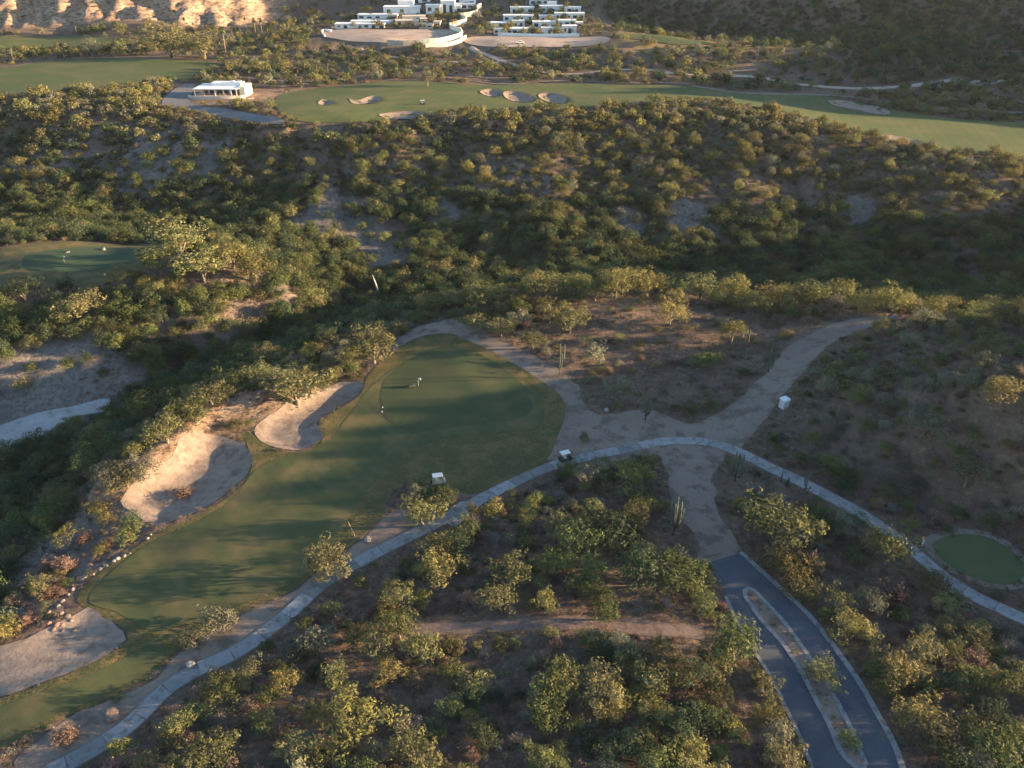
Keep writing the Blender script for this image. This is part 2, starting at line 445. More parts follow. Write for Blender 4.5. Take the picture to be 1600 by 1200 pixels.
def terrain_mat():
    m, nt, p = nodes('desert_ground')
    dirt = mixc(nt, noise_fac(nt, .06), (.118, .080, .065), (.165, .118, .094))
    dirt = mixc(nt, noise_fac(nt, .35, .46, .62), dirt, (.10, .078, .062))
    dirt = mixc(nt, noise_fac(nt, .9, .55, .68), dirt, (.20, .155, .085))
    at_ = N(nt, 'Attribute', attribute_name='zones')
    sep = N(nt, 'SeparateColor')
    nt.links.new(at_.outputs['Color'], sep.inputs[0])
    rock = mixc(nt, noise_fac(nt, .22), (.165, .138, .125), (.225, .192, .172))
    rock = mixc(nt, noise_fac(nt, .9, .45, .6), rock, (.13, .115, .10))
    geo = N(nt, 'NewGeometry')
    sx = N(nt, 'Mapping')
    sx.inputs['Scale'].default_value = (1, 1, 2.6)
    nt.links.new(geo.outputs['Position'], sx.inputs['Vector'])
    cl = mixc(nt, noise_fac(nt, .05, .38, .6, vec=sx.outputs['Vector']), (.28, .19, .135), (.38, .275, .20))
    cl = mixc(nt, noise_fac(nt, .28, .46, .6, vec=sx.outputs['Vector']), cl, (.16, .10, .068))
    straw = mixc(nt, noise_fac(nt, .2), (.24, .17, .08), (.17, .14, .06))
    col = mixc(nt, sep.outputs[0], dirt, rock)
    col = mixc(nt, sep.outputs[2], col, straw)
    col = mixc(nt, sep.outputs[1], col, cl)
    f = noise_fac(nt, 1.6, .2, .8, 8, rough=.72)
    mm = N(nt, 'Mix', data_type='RGBA', blend_type='MULTIPLY')
    mm.inputs['Factor'].default_value = .8
    nt.links.new(col, mm.inputs['A'])
    nt.links.new(mixc(nt, f, (.55, .55, .55), (1.3, 1.28, 1.25)), mm.inputs['B'])
    nt.links.new(mm.outputs['Result'], p.inputs['Base Color'])
    p.inputs['Roughness'].default_value = 1
    p.inputs['Specular IOR Level'].default_value = .05
    bump(nt, p, f, .6, .6)
    return m

M = {}
M['terrain'] = terrain_mat()
M['turf'] = ground_mat('rough_turf', (.090, .078, .033), (.058, .062, .028), (.135, .098, .047), .09, .3, .5, .16, 3.0, .46, .62)
M['far_turf'] = ground_mat('far_turf', (.062, .084, .030), (.080, .092, .033), (.108, .100, .042), .03, .06, .2, .1, 1.2, .45, .66)
M['fairway'] = ground_mat('mown_turf', (.047, .062, .029), (.070, .074, .032), (.112, .092, .044), .07, .13, .2, .06, 4, .45, .66)
M['putting'] = ground_mat('shaded_putting_turf', (.043, .058, .028), (.056, .064, .030), (.078, .074, .034), .08, .15, .1, .04, 5, .5, .7)  # darker than the fairway: shade over the far end put into the turf
M['teeturf'] = ground_mat('tee_turf', (.058, .082, .038), (.068, .088, .040), (.085, .088, .044), .1, .3, .15, .05, 5)
M['green'] = ground_mat('green_turf', (.046, .066, .036), (.040, .060, .034), None, .1, .3, .08, .04, 5)
M['sand'] = ground_mat('bunker_sand', (.205, .155, .125), (.25, .192, .155), (.165, .124, .098), .1, .5, .5, .18, 1.2)
def raked(m):
    nt = m.node_tree
    p = nt.nodes['Principled BSDF']
    w = N(nt, 'TexWave', wave_type='RINGS')
    w.inputs['Scale'].default_value = .16
    w.inputs['Distortion'].default_value = 16.0
    w.inputs['Detail'].default_value = 2.0
    w.inputs['Detail Scale'].default_value = .35
    nt.links.new(N(nt, 'NewGeometry').outputs['Position'], w.inputs['Vector'])
    src = p.inputs['Base Color'].links[0].from_socket
    nt.links.new(mixc(nt, w.outputs['Fac'], (.95, .945, .94), (1.04, 1.04, 1.04)), (mm := N(nt, 'Mix', data_type='RGBA', blend_type='MULTIPLY')).inputs['B'])
    mm.inputs['Factor'].default_value = 1
    nt.links.new(src, mm.inputs['A'])
    nt.links.new(mm.outputs['Result'], p.inputs['Base Color'])
    b = N(nt, 'Bump')
    b.inputs['Strength'].default_value = .28
    b.inputs['Distance'].default_value = .12
    nt.links.new(w.outputs['Fac'], b.inputs['Height'])
    nt.links.new(p.inputs['Normal'].links[0].from_socket, b.inputs['Normal'])
    nt.links.new(b.outputs['Normal'], p.inputs['Normal'])
raked(M['sand'])
def striped(m, ang, width):
    nt = m.node_tree
    p = nt.nodes['Principled BSDF']
    mp = N(nt, 'Mapping')
    mp.inputs['Rotation'].default_value = (0, 0, ang)
    nt.links.new(N(nt, 'NewGeometry').outputs['Position'], mp.inputs['Vector'])
    w = N(nt, 'TexWave', wave_type='BANDS')
    w.inputs['Scale'].default_value = math.pi / 10 / width
    w.inputs['Distortion'].default_value = .8
    nt.links.new(mp.outputs[0], w.inputs['Vector'])
    src = p.inputs['Base Color'].links[0].from_socket
    mm = N(nt, 'Mix', data_type='RGBA', blend_type='MULTIPLY')
    mm.inputs['Factor'].default_value = 1
    nt.links.new(mixc(nt, w.outputs['Fac'], (.965, .965, .965), (1.035, 1.035, 1.035)), mm.inputs['B'])
    nt.links.new(src, mm.inputs['A'])
    nt.links.new(mm.outputs['Result'], p.inputs['Base Color'])
striped(M['fairway'], R(-40), 2.4)
striped(M['far_turf'], R(15), 4.5)
M['dirt'] = ground_mat('bare_dirt', (.155, .120, .099), (.20, .158, .130), (.115, .088, .072), .07, .3, .35, .15, 2.0)
M['redtrack'] = ground_mat('trodden_dirt', (.15, .105, .086), (.18, .13, .106), (.115, .082, .068), .2, .6, .35, .15, 2.0)
M['far_dirt'] = ground_mat('graded_dirt', (.34, .25, .19), (.40, .30, .235), (.28, .205, .155), .03, .1, .3, .3, .6)
M['wash'] = ground_mat('wash_sand', (.29, .275, .265), (.34, .325, .31), (.19, .175, .165), .06, .3, .3, .2, 1.2, .55, .7)
M['concrete'] = ground_mat('path_concrete', (.178, .178, .182), (.222, .218, .216), (.14, .135, .13), .25, .9, .1, .03, 6)
def vary(m, lo, hi):
    nt = m.node_tree
    p = nt.nodes['Principled BSDF']
    src = p.inputs['Base Color'].links[0].from_socket
    oi = N(nt, 'ObjectInfo')
    mr = N(nt, 'MapRange')
    mr.inputs['To Min'].default_value = lo
    mr.inputs['To Max'].default_value = hi
    nt.links.new(oi.outputs['Random'], mr.inputs['Value'])
    hs = N(nt, 'HueSaturation')
    nt.links.new(src, hs.inputs['Color'])
    nt.links.new(mr.outputs['Result'], hs.inputs['Value'])
    nt.links.new(hs.outputs['Color'], p.inputs['Base Color'])
vary(M['concrete'], .72, 1.22)
M['asphalt'] = ground_mat('road_asphalt', (.056, .064, .080), (.078, .085, .10), (.11, .106, .10), .16, .35, .25, .03, 6, .5, .75)
M['kerb'] = ground_mat('kerb_concrete', (.18, .18, .178), (.225, .22, .215), (.12, .118, .112), .3, 1.2, .1, .03, 6)
M['paving'] = ground_mat('grey_paving', (.13, .125, .125), (.16, .155, .155), None, .1, .4, .15, .05, 3)

def plain(name, col, rough=.7, metal=0.0, var=.12, scale=1.5):
    m, nt, p = nodes(name)
    a = tuple(c * (1 - var) for c in col)
    b = tuple(min(1, c * (1 + var)) for c in col)
    nt.links.new(mixc(nt, noise_fac(nt, scale), a, b), p.inputs['Base Color'])
    p.inputs['Roughness'].default_value = rough
    p.inputs['Metallic'].default_value = metal
    return m

M['white'] = plain('white_plaster', (.62, .615, .61), .8, 0, .07, .4)
M['cream'] = plain('cream_wall', (.70, .62, .46), .85, 0, .1, .4)
M['greyroof'] = plain('grey_roof', (.36, .38, .41), .8, 0, .1, .3)
M['beige'] = plain('beige_plaster', (.50, .41, .33), .85, 0, .1, .4)
M['glass'] = plain('dark_glass', (.03, .035, .045), .12, 0, .2, .5)
M['shade'] = plain('dark_recess', (.07, .065, .06), .9)
M['stone'] = plain('stone_wall', (.36, .30, .25), .9, 0, .25, .8)
M['rock'] = plain('pale_rock', (.19, .175, .158), .95, 0, .3, 2.0)
M['redrock'] = plain('red_rock', (.165, .108, .083), .95, 0, .3, 2.5)
M['bark'] = plain('grey_bark', (.15, .12, .095), .95, 0, .3, 4)
M['deadwood'] = plain('bleached_wood', (.32, .28, .24), .95, 0, .2, 4)
M['cactus'] = plain('cactus_skin', (.055, .066, .045), .8, 0, .3, 3)
M['tyre'] = plain('tyre_rubber', (.02, .02, .02), .85)
M['cartblack'] = plain('black_plastic', (.022, .022, .03), .5)
M['seat'] = plain('beige_vinyl', (.42, .35, .26), .6)
M['carttop'] = plain('white_canopy', (.5, .5, .48), .4, 0, .05)
M['metal'] = plain('painted_metal', (.30, .30, .31), .45, .5)
M['signwhite'] = plain('white_enamel', (.5, .5, .49), .5, 0, .05)
M['greycab'] = plain('grey_fibreglass', (.33, .34, .37), .6, 0, .08)
M['cabtop'] = plain('white_fibreglass', (.52, .52, .54), .5, 0, .05)

def leaf_mat(name, lo, hi, trans=.3):
    m, nt, p = nodes(name)
    a = N(nt, 'Attribute', attribute_name='tint')
    oi = N(nt, 'ObjectInfo')
    col = mixc(nt, a.outputs['Fac'], lo, hi)
    hs = N(nt, 'HueSaturation')
    mr = N(nt, 'MapRange')
    mr.inputs['To Min'].default_value = .62
    mr.inputs['To Max'].default_value = 1.4
    nt.links.new(oi.outputs['Random'], mr.inputs['Value'])
    nt.links.new(mr.outputs['Result'], hs.inputs['Value'])
    mu = N(nt, 'Math', operation='MULTIPLY')
    mu.inputs[1].default_value = 7.31
    nt.links.new(oi.outputs['Random'], mu.inputs[0])
    fr = N(nt, 'Math', operation='FRACT')
    nt.links.new(mu.outputs[0], fr.inputs[0])
    mh = N(nt, 'MapRange')
    mh.inputs['To Min'].default_value = .488
    mh.inputs['To Max'].default_value = .528
    nt.links.new(fr.outputs[0], mh.inputs['Value'])
    nt.links.new(mh.outputs['Result'], hs.inputs['Hue'])
    nt.links.new(col, hs.inputs['Color'])
    p.inputs['Roughness'].default_value = .75
    p.inputs['Specular IOR Level'].default_value = .15
    nt.links.new(hs.outputs['Color'], p.inputs['Base Color'])
    tr = N(nt, 'BsdfTranslucent')
    nt.links.new(hs.outputs['Color'], tr.inputs['Color'])
    mx = N(nt, 'MixShader')
    mx.inputs[0].default_value = trans
    nt.links.new(p.outputs[0], mx.inputs[1])
    nt.links.new(tr.outputs[0], mx.inputs[2])
    nt.links.new(mx.outputs[0], nt.nodes['Material Output'].inputs['Surface'])
    return m

TONES = {'green': ((.046, .062, .025), (.135, .138, .048)), 'olive': ((.068, .069, .031), (.185, .163, .072)), 'gold': ((.090, .083, .030), (.22, .182, .066)),  # gold puts the low sun's yellow on crowns into the leaf colour
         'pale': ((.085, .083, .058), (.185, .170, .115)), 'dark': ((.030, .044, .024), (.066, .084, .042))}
for k, (a, b) in TONES.items():
    M['leaf_' + k] = leaf_mat('foliage_' + k, a, b)
M['leaf_dry'] = leaf_mat('dry_twigs', (.105, .066, .050), (.265, .168, .126), .2)
M['leaf_grey'] = leaf_mat('grey_twigs', (.095, .08, .072), (.22, .19, .17), .2)
M['palm_leaf'] = leaf_mat('palm_fronds', (.055, .07, .03), (.11, .12, .05))
M['straw'] = leaf_mat('dry_grass', (.10, .072, .042), (.20, .15, .09), .25)

# ------------------------------------------------------------------ object helpers
def tag(o, label=None, cat=None, group=None, kind=None):
    if label: o['label'] = label
    if cat: o['category'] = cat
    if group: o['group'] = group
    if kind: o['kind'] = kind
    return o

def empty(name, loc, rz=0.0, s=1.0):
    o = bpy.data.objects.new(name, None)
    o.empty_display_size = .5
    o.location = loc
    o.rotation_euler = (0, 0, rz)
    o.scale = (s, s, s)
    COL.objects.link(o)
    return o

def link(name, me, parent=None, loc=(0, 0, 0)):
    o = bpy.data.objects.new(name, me)
    o.location = loc
    COL.objects.link(o)
    if parent is not None:
        o.parent = parent
    return o

def mesh(name, v, f, mat, smooth_=False, mats=None, mi=None):
    me = bpy.data.meshes.new(name)
    me.from_pydata([tuple(map(float, p)) for p in v], [], [tuple(map(int, q)) for q in f])
    for m in (mats or ([mat] if mat else [])):
        me.materials.append(m)
    if mi is not None:
        me.polygons.foreach_set('material_index', np.asarray(mi, np.int32))
    if smooth_:
        me.polygons.foreach_set('use_smooth', np.ones(len(me.polygons), bool))
    me.update()
    return me

class MB:
    def __init__(self):
        self.v, self.f = [], []
    def box(self, x0, x1, y0, y1, z0, z1, tx=0.0, ty=0.0):
        b = len(self.v)
        self.v += [(x0, y0, z0), (x1, y0, z0), (x1, y1, z0), (x0, y1, z0), (x0 + tx, y0 + ty, z1), (x1 - tx, y0 + ty, z1), (x1 - tx, y1 - ty, z1), (x0 + tx, y1 - ty, z1)]
        self.f += [[b + i for i in q] for q in ((3, 2, 1, 0), (4, 5, 6, 7), (0, 1, 5, 4), (1, 2, 6, 5), (2, 3, 7, 6), (3, 0, 4, 7))]
        return self
    def tube(self, p, r, n=6):
        p = [Vector(q) for q in p]
        b = len(self.v)
        for i, c in enumerate(p):
            d = (p[min(i + 1, len(p) - 1)] - p[max(i - 1, 0)]).normalized()
            a = d.orthogonal().normalized() if abs(d.z) < .9 else Vector((1, 0, 0)).cross(d).normalized()
            e = d.cross(a)
            for k in range(n):
                t = 2 * math.pi * k / n
                self.v.append(tuple(c + (a * math.cos(t) + e * math.sin(t)) * r[i]))
        for i in range(len(p) - 1):
            for k in range(n):
                q = (k + 1) % n
                self.f.append([b + i * n + k, b + i * n + q, b + (i + 1) * n + q, b + (i + 1) * n + k])
        self.f.append([b + k for k in range(n)][::-1])
        self.f.append([b + (len(p) - 1) * n + k for k in range(n)])
        return self
    def build(self, name, mat, parent=None, loc=(0, 0, 0), bevel=0.0, smooth_=False):
        me = mesh(name, self.v, self.f, mat, smooth_)
        if bevel:
            bm = bmesh.new()
            bm.from_mesh(me)
            bmesh.ops.bevel(bm, geom=bm.edges[:], offset=bevel, segments=2, affect='EDGES', profile=.6)
            bm.to_mesh(me)
            bm.free()
        return link(name, me, parent, loc)

def hz(x, y):
    return float(height(x, y))

def sheet(name, poly, mat, off, spacing, skirt=0.0):
    poly = np.asarray(poly)
    lo, hi = poly.min(0), poly.max(0)
    ys = np.arange(lo[1], hi[1], spacing)
    xs = np.arange(lo[0], hi[0], spacing)
    qx, qy = np.meshgrid(xs, ys)
    qx, qy = qx.ravel(), qy.ravel()
    k = inside(qx, qy, poly)
    qx, qy = qx[k], qy[k]
    k = dist(qx, qy, poly) > spacing * .45
    ip = np.c_[qx[k], qy[k]]
    co = [Vector(p) for p in np.vstack([poly, ip])]
    n = len(poly)
    v, e, f, *_ = delaunay_2d_cdt(co, [], [list(range(n))], 1, 1e-4)
    v = np.array([(p[0], p[1]) for p in v])
    z = height(v[:, 0], v[:, 1]) + off
    verts = np.c_[v, z]
    f = [list(q) for q in f]
    ff = []
    for q in f:
        a, b, c = verts[q[0]], verts[q[1]], verts[q[2]]
        ff.append(q if (b[0] - a[0]) * (c[1] - a[1]) - (b[1] - a[1]) * (c[0] - a[0]) > 0 else q[::-1])
    me = mesh(name, verts, ff, mat, True)
    o = link(name, me)
    o['kind'] = 'structure'
    return o

def ribbon_sheet(name, line, w, mat, off, kind='structure', parent=None, thick=0.0, nx=4):
    line = np.asarray(line)
    a, b = ribbon(line, w)
    v, f = [], []
    for i in range(len(line)):
        for k in range(nx + 1):
            p = a[i] * (1 - k / nx) + b[i] * k / nx
            v.append((p[0], p[1], hz(*p) + off))
    m = nx + 1
    for i in range(len(line) - 1):
        for k in range(nx):
            f.append((i * m + k, i * m + k + 1, (i + 1) * m + k + 1, (i + 1) * m + k))
    if thick:
        base = len(v)
        v += [(x, y, z - thick) for x, y, z in v]
        for i in range(len(line) - 1):
            f.append((i * m, (i + 1) * m, base + (i + 1) * m, base + i * m))
            f.append((i * m + nx, base + i * m + nx, base + (i + 1) * m + nx, (i + 1) * m + nx))
        for i in (0, len(line) - 1):
            for k in range(nx):
                q = (i * m + k, i * m + k + 1, base + i * m + k + 1, base + i * m + k)
                f.append(q if i else q[::-1])
    me = mesh(name, v, f, mat)
    bm = bmesh.new()
    bm.from_mesh(me)
    bmesh.ops.recalc_face_normals(bm, faces=bm.faces[:])
    if not thick and bm.faces and sum(q.normal.z for q in bm.faces) < 0:
        bmesh.ops.reverse_faces(bm, faces=bm.faces[:])
    bm.to_mesh(me)
    bm.free()
    o = link(name, me, parent)
    if kind:
        o['kind'] = kind
    return o

# ------------------------------------------------------------------ ground
ny, nx = XX.shape
idx = np.arange(ny * nx).reshape(ny, nx)
quads = np.stack([idx[:-1, :-1], idx[:-1, 1:], idx[1:, 1:], idx[1:, :-1]], -1).reshape(-1, 4)
gm = bpy.data.meshes.new('ground')
gm.vertices.add(ny * nx)
gm.vertices.foreach_set('co', np.c_[XX.ravel(), YY.ravel(), H.ravel()].astype(np.float32).ravel())
gm.loops.add(quads.size)
gm.loops.foreach_set('vertex_index', quads.ravel().astype(np.int32))
gm.polygons.add(len(quads))
gm.polygons.foreach_set('loop_start', np.arange(0, quads.size, 4, dtype=np.int32))
gm.polygons.foreach_set('loop_total', np.full(len(quads), 4, np.int32))
gm.polygons.foreach_set('use_smooth', np.ones(len(quads), bool))
gm.update()
gm.validate()
gsl = np.hypot(np.gradient(H, GX, axis=1), np.gradient(H, GY, axis=0))
patch = fbm(XX / 30, YY / 30, 71, 3)
SCREE = [(*at(a, b), r_) for a, b, r_ in ((520,332,13),(600,392,12),(560,365,8),(470,345,7),(250,255,11),(330,245,9),(1080,345,9),(990,345,7),(700,335,6),(1340,330,7),(120,600,14),(20,600,14),(170,610,9),(130,840,13),(90,880,9))]
def scree(x, y):
    m = np.zeros(np.shape(x))
    for a, b, r_ in SCREE:
        d = np.hypot((x - a), (y - b) * .8) / r_ + (vnoise(x / 5, y / 5, 77) - .5) * .7
        m = np.maximum(m, 1 - smooth(.7, 1.05, d))
    return m
rockw = np.clip(scree(XX, YY) * 1.0 + hillw * smooth(.42, .6, patch) * .9 + bankw * .8 * smooth(2, 7, -H), 0, 1) * (1 - cliff)
straww = smooth(505, 520, YY) * (1 - smooth(575, 600, YY)) * smooth(60, 90, XX) * (1 - smooth(190, 240, XX)) * smooth(14, 17, H) * .85
za = gm.color_attributes.new('zones', 'FLOAT_COLOR', 'POINT')
za.data.foreach_set('color', np.stack([rockw, np.clip(cliff * 1.3 + bankz, 0, 1), straww, np.ones_like(H)], -1).astype(np.float32).ravel())
gm.materials.append(M['terrain'])
go = link('ground', gm)
go['kind'] = 'structure'

sheet('dirt_clearing', A['dirt'], M['dirt'], .03, 1.25)
sheet('sandy_verge', A['verge'], M['dirt'], .03, 1.25)
sheet('rough_turf', A['turf'], M['turf'], .06, 1.25)
sheet('fairway', A['fairway'], M['fairway'], .10, 1.25)
A['putting'] = rag(spline(pts([(640,562),(690,543),(755,556),(815,600),(832,635),(800,656),(720,668),(645,676),(600,650),(598,600)])), .8, 4.0)
sheet('shaded_putting_green', A['putting'], M['putting'], .13, 1.25)  # green at the far end, its shade laid on as darker turf
sheet('lower_fairway', A['lower'], M['fairway'], .10, 1.25)
for k in ('bunker_a', 'bunker_b', 'bunker_c'):
    A[k] = rag(A[k], .7, 3.0)
for k, nm in (('bunker_a', 'sand_bunker'), ('bunker_b', 'sand_bunker'), ('bunker_c', 'sand_bunker')):
    sheet(nm, A[k], M['sand'], .10, 1.0)
tc = A['tee'].mean(0)
sheet('tee_collar', rag(tc + (A['tee'] - tc) * 1.22, .5, 3.0), M['dirt'], .04, 1.25)
sheet('oval_tee', A['tee'], M['teeturf'], .09, 1.25)
sheet('mesa_turf', A['mesa'], M['turf'], .10, 1.6)
sheet('mesa_green', A['mesa_green'], M['green'], .16, 1.6)
for k, nm, z in (('far_a', 'far_fairway', .25), ('far_b', 'far_fairway', .25), ('far_c', 'far_fairway', .25), ('far_d', 'far_fairway', .3)):
    sheet(nm, A[k], M['far_turf'], z, 3.2)
for k in FB:
    sheet('sand_bunker', A[k], M['sand'], .4, 1.6)
sheet('sandy_wash', A['wash'], M['wash'], .10, 1.6)
sheet('graded_pad', A['pad_a'], M['far_dirt'], .35, 4)
sheet('graded_pad', A['pad_b'], M['far_dirt'], .35, 4)
sheet('paved_drive', A['drive'], M['paving'], .25, 3)
for k, (l, w) in TR.items():
    ribbon_sheet('dirt_track', l, w, M['far_dirt'] if k in 'ah' else M['dirt'], .3, nx=3)
for l, w in scrub_tracks:
    ribbon_sheet('dirt_track', l, w * (.75 + .7 * vnoise(np.arange(len(l)) / 3.0, np.zeros(len(l)), 3)), M['redtrack'], .05, nx=3)

# cart path: a bed with concrete slabs laid end to end
bed = ribbon_sheet('cart_path', path_c, 2.75, M['dirt'], .05)
seg = np.r_[0, np.cumsum(np.linalg.norm(np.diff(path_c, axis=0), axis=1))]
L, step = seg[-1], 4.6
s = 0.0
while s < L - 1:
    ss = np.linspace(s, min(s + step - .09, L), 6)
    ln = np.c_[np.interp(ss, seg, path_c[:, 0]), np.interp(ss, seg, path_c[:, 1])]
    ribbon_sheet('slab', ln, 2.45, M['concrete'], .14 + random.uniform(-.012, .012), kind=None, parent=bed, thick=.14, nx=2)
    s += step
apron = pts([(686,814),(702,797),(716,785),(745,782),(752,790),(735,806),(712,824)])
sheet('concrete_apron', apron, M['concrete'], .12, 1.2)

# road, kerbs, planted median
sheet('road', A['road'], M['asphalt'], .06, 1.25)
sheet('planted_median', A['median'], M['dirt'], .16, 1.0)
def kerb(line, w):
    return ribbon_sheet('kerb', line, w, M['kerb'], .20, thick=.2, nx=2)
kerb(kerb_r, .75)
kerb(kerb_l[6:], .5)
ml = np.vstack([A['median'], A['median'][:1]])
kerb(ml, .62)

def tri_count():
    return sum(len(o.data.loop_triangles) if o.data.loop_triangles else len(o.data.polygons) * 2 for o in COL.objects if o.type == 'MESH')

# ------------------------------------------------------------------ buildings
def facing(o, px, py):
    pass

def house(name, x, y, rz, blocks, label, cat='house', group=None, wall='white'):
    """blocks: (x0,x1,y0,y1,z0,z1,windows on the near face, windows on the sun side)"""
    z = min(hz(x, y), hz(x - 5, y), hz(x + 5, y)) - .2
    root = empty(name, (x, y, z), rz)
    root.scale = (1, 1, .84)
    tag(root, label, cat, group)
    for (x0, x1, y0, y1, z0, z1, nw, ns) in blocks:
        MB().box(x0, x1, y0, y1, z0, z1).build('wall', M[wall], root)
        MB().box(x0 - .35, x1 + .35, y0 - .5, y1 + .3, z1 + .003, z1 + .4).build('roof', M['greyroof'] if wall == 'grey' else M[wall], root)
        for k in range(nw):
            if random.random() < .22 and nw > 2:
                continue
            w = (x1 - x0) / nw
            cx = x0 + w * (k + .5) + random.uniform(-.08, .08) * w
            hw, t = w * random.uniform(.14, .38), min(z1 - .5, z0 + (z1 - z0) * random.uniform(.68, .82))
            b = z0 + (z1 - z0) * random.choice((.08, .3, .36))
            fr = MB().box(cx - hw - .12, cx + hw + .12, y0 - .10, y0 - .003, b - .12, b).build('window', M['white'], root)
            MB().box(cx - hw, cx + hw, y0 - .05, y0 - .004, b + .003, t).build('pane', M['glass'], fr)
        for k in range(ns):
            w = (y1 - y0) / ns
            cy = y0 + w * (k + .5)
            hw, t = w * .3, z0 + (z1 - z0) * .78
            b = z0 + (z1 - z0) * .3
            fr = MB().box(x1 + .003, x1 + .10, cy - hw - .1, cy + hw + .1, b - .12, b).build('window', M['white'], root)
            MB().box(x1 + .004, x1 + .05, cy - hw, cy + hw, b + .003, t).build('pane', M['glass'], fr)
    return root

def clubhouse():
    x, y = SITE['club']
    z = hz(x, y)
    root = empty('clubhouse', (x, y, z), R(-2))
    root.scale = (.8, .8, .8)
    tag(root, 'white flat-roofed golf clubhouse with open shaded terrace above curved walls', 'clubhouse')
    MB().box(-14, 15, -6, 14, -1.5, .9).build('terrace', M['stone'], root)
    MB().box(-11, 11, 1.5, 12, .903, 4.6).build('rear_wall', M['beige'], root)
    for i in range(5):
        w = 22 / 5
        f = MB().box(-11 + w * i + .5, -11 + w * (i + 1) - .5, 1.36, 1.497, 1.0, 1.15).build('window', M['metal'], root)
        MB().box(-11 + w * i + .6, -11 + w * (i + 1) - .6, 1.42, 1.496, 1.153, 3.9).build('pane', M['glass'], f)
    rf = MB().box(-13.5, 13, -5.5, 12.5, 4.603, 5.05).build('roof', M['white'], root)
    MB().box(-6, 12.4, 5, 12, 5.053, 6.6).build('upper_block', M['white'], rf)
    MB().box(6, 8, 6, 8, 6.603, 7.6).build('chimney', M['white'], rf)
    MB().box(9.5, 12, 6, 9, 6.603, 7.3).build('chimney', M['white'], rf)
    MB().box(13.003, 16.5, -1, 12, -.5, 5.6).build('side_wall', M['cream'], root)
    for i, cx in enumerate((-12.8, -8.2, -7.2, -.5, 4.5, 8.3, 9.2, 12.4)):
        MB().box(cx - .22, cx + .22, -5.0, -4.5, .903, 4.6).build('column', M['stone'] if i % 3 else M['white'], root)
    for i in range(6):
        cx = -9 + i * 3.4
        t = MB().box(cx - .5, cx + .5, -2.6, -1.6, 1.55, 1.65).tube([(cx, -2.1, .905), (cx, -2.1, 1.55)], [.06, .06]).build('terrace_table', M['seat'], root)
    for rr, z0, z1, nm in ((1.0, -1.2, 1.7, 'parapet'), (1.28, -2.6, .3, 'retaining_wall')):
        ps = []
        for k in range(25):
            a = math.pi * (1 + k / 24)
            ps.append((.5 + 17.0 * rr * math.cos(a), -5.5 + 4.8 * rr * math.sin(a) * 1.0))
        v, f = [], []
        for p_ in ps:
            d = Vector((p_[0] - .5, (p_[1] + 5.5) * 3)).normalized() * .35
            for q in ((p_[0], p_[1]), (p_[0] + d.x, p_[1] + d.y)):
                v += [(q[0], q[1], z0), (q[0], q[1], z1)]
        for k in range(len(ps) - 1):
            a = k * 4
            f += [(a, a + 1, a + 5, a + 4), (a + 2, a + 6, a + 7, a + 3), (a + 1, a + 3, a + 7, a + 5)]
        link(nm, mesh(nm, v, f, M['beige'] if nm == 'parapet' else M['stone']), root)
    return root
clubhouse()

def px_house(px, py, name, blocks, label, wall='white', rz=0.0, cat='house', group='white houses on the graded hilltop pads'):
    x, y = at(px, py)
    return house(name, x, y, R(rz), blocks, label, cat, group, wall)

# long grey villas and white houses behind the first pad
px_house(575, 44, 'long_villa', [(-24, 12, 0, 9, 0, 3.6, 7, 1), (-14, 16, 10, 18, 0, 4.4, 0, 1)], 'long low grey-roofed villa at the back of the walled dirt pad', 'grey' if 'grey' in M else 'white')
px_house(592, 30, 'long_villa', [(-16, 14, 0, 9, 0, 4.0, 5, 1)], 'second long villa, uphill behind the long low one on the walled pad')
px_house(563, 42, 'storage_shed', [(-3.5, 3.5, -4, 0, 0, 2.6, 1, 0)], 'small plain shed in front of the long low villa', 'beige', cat='shed')
px_house(642, 40, 'stone_house', [(-11, 6, 0, 9, 0, 4.2, 3, 1), (-6, 11, 9.3, 17, 0, 6.5, 2, 2), (7, 12, 1, 8.9, 0, 5.2, 1, 1)], 'tan plastered house in front of the tall white villa', 'beige', 6)
px_house(668, 45, 'stone_house', [(-6, 4, 0, 8, 0, 3.6, 2, 1), (4.3, 9, 2, 8, 0, 5.4, 1, 1)], 'low tan house at the edge of the walled pad beside the zigzag wall', 'beige', -4)
px_house(640, 22, 'white_villa', [(-20, 8, 0, 11, 0, 6.4, 3, 1), (-10, 2, 11.3, 18, 0, 9.8, 2, 1)], 'wide white villa with shaded front above the tan plastered house')
px_house(690, 22, 'white_villa', [(-12, -1, 0, 10, 0, 7.4, 2, 2), (-.7, 10, 3, 12, 0, 10.4, 2, 2), (10.3, 15, 4, 12, 0, 6.2, 1, 1)], 'tall white stepped villa at the top of the zigzag wall')
px_house(725, 14, 'white_villa', [(-9, 8, 0, 9, 0, 4.6, 3, 2), (-4, 9, 9.3, 16, 0, 7.4, 2, 1)], 'low white villa beside the upper end of the zigzag wall')
px_house(660, 4, 'white_villa', [(-14, 12, 0, 9, 0, 5.2, 4, 1)], 'white villa half hidden above the wide white villa')
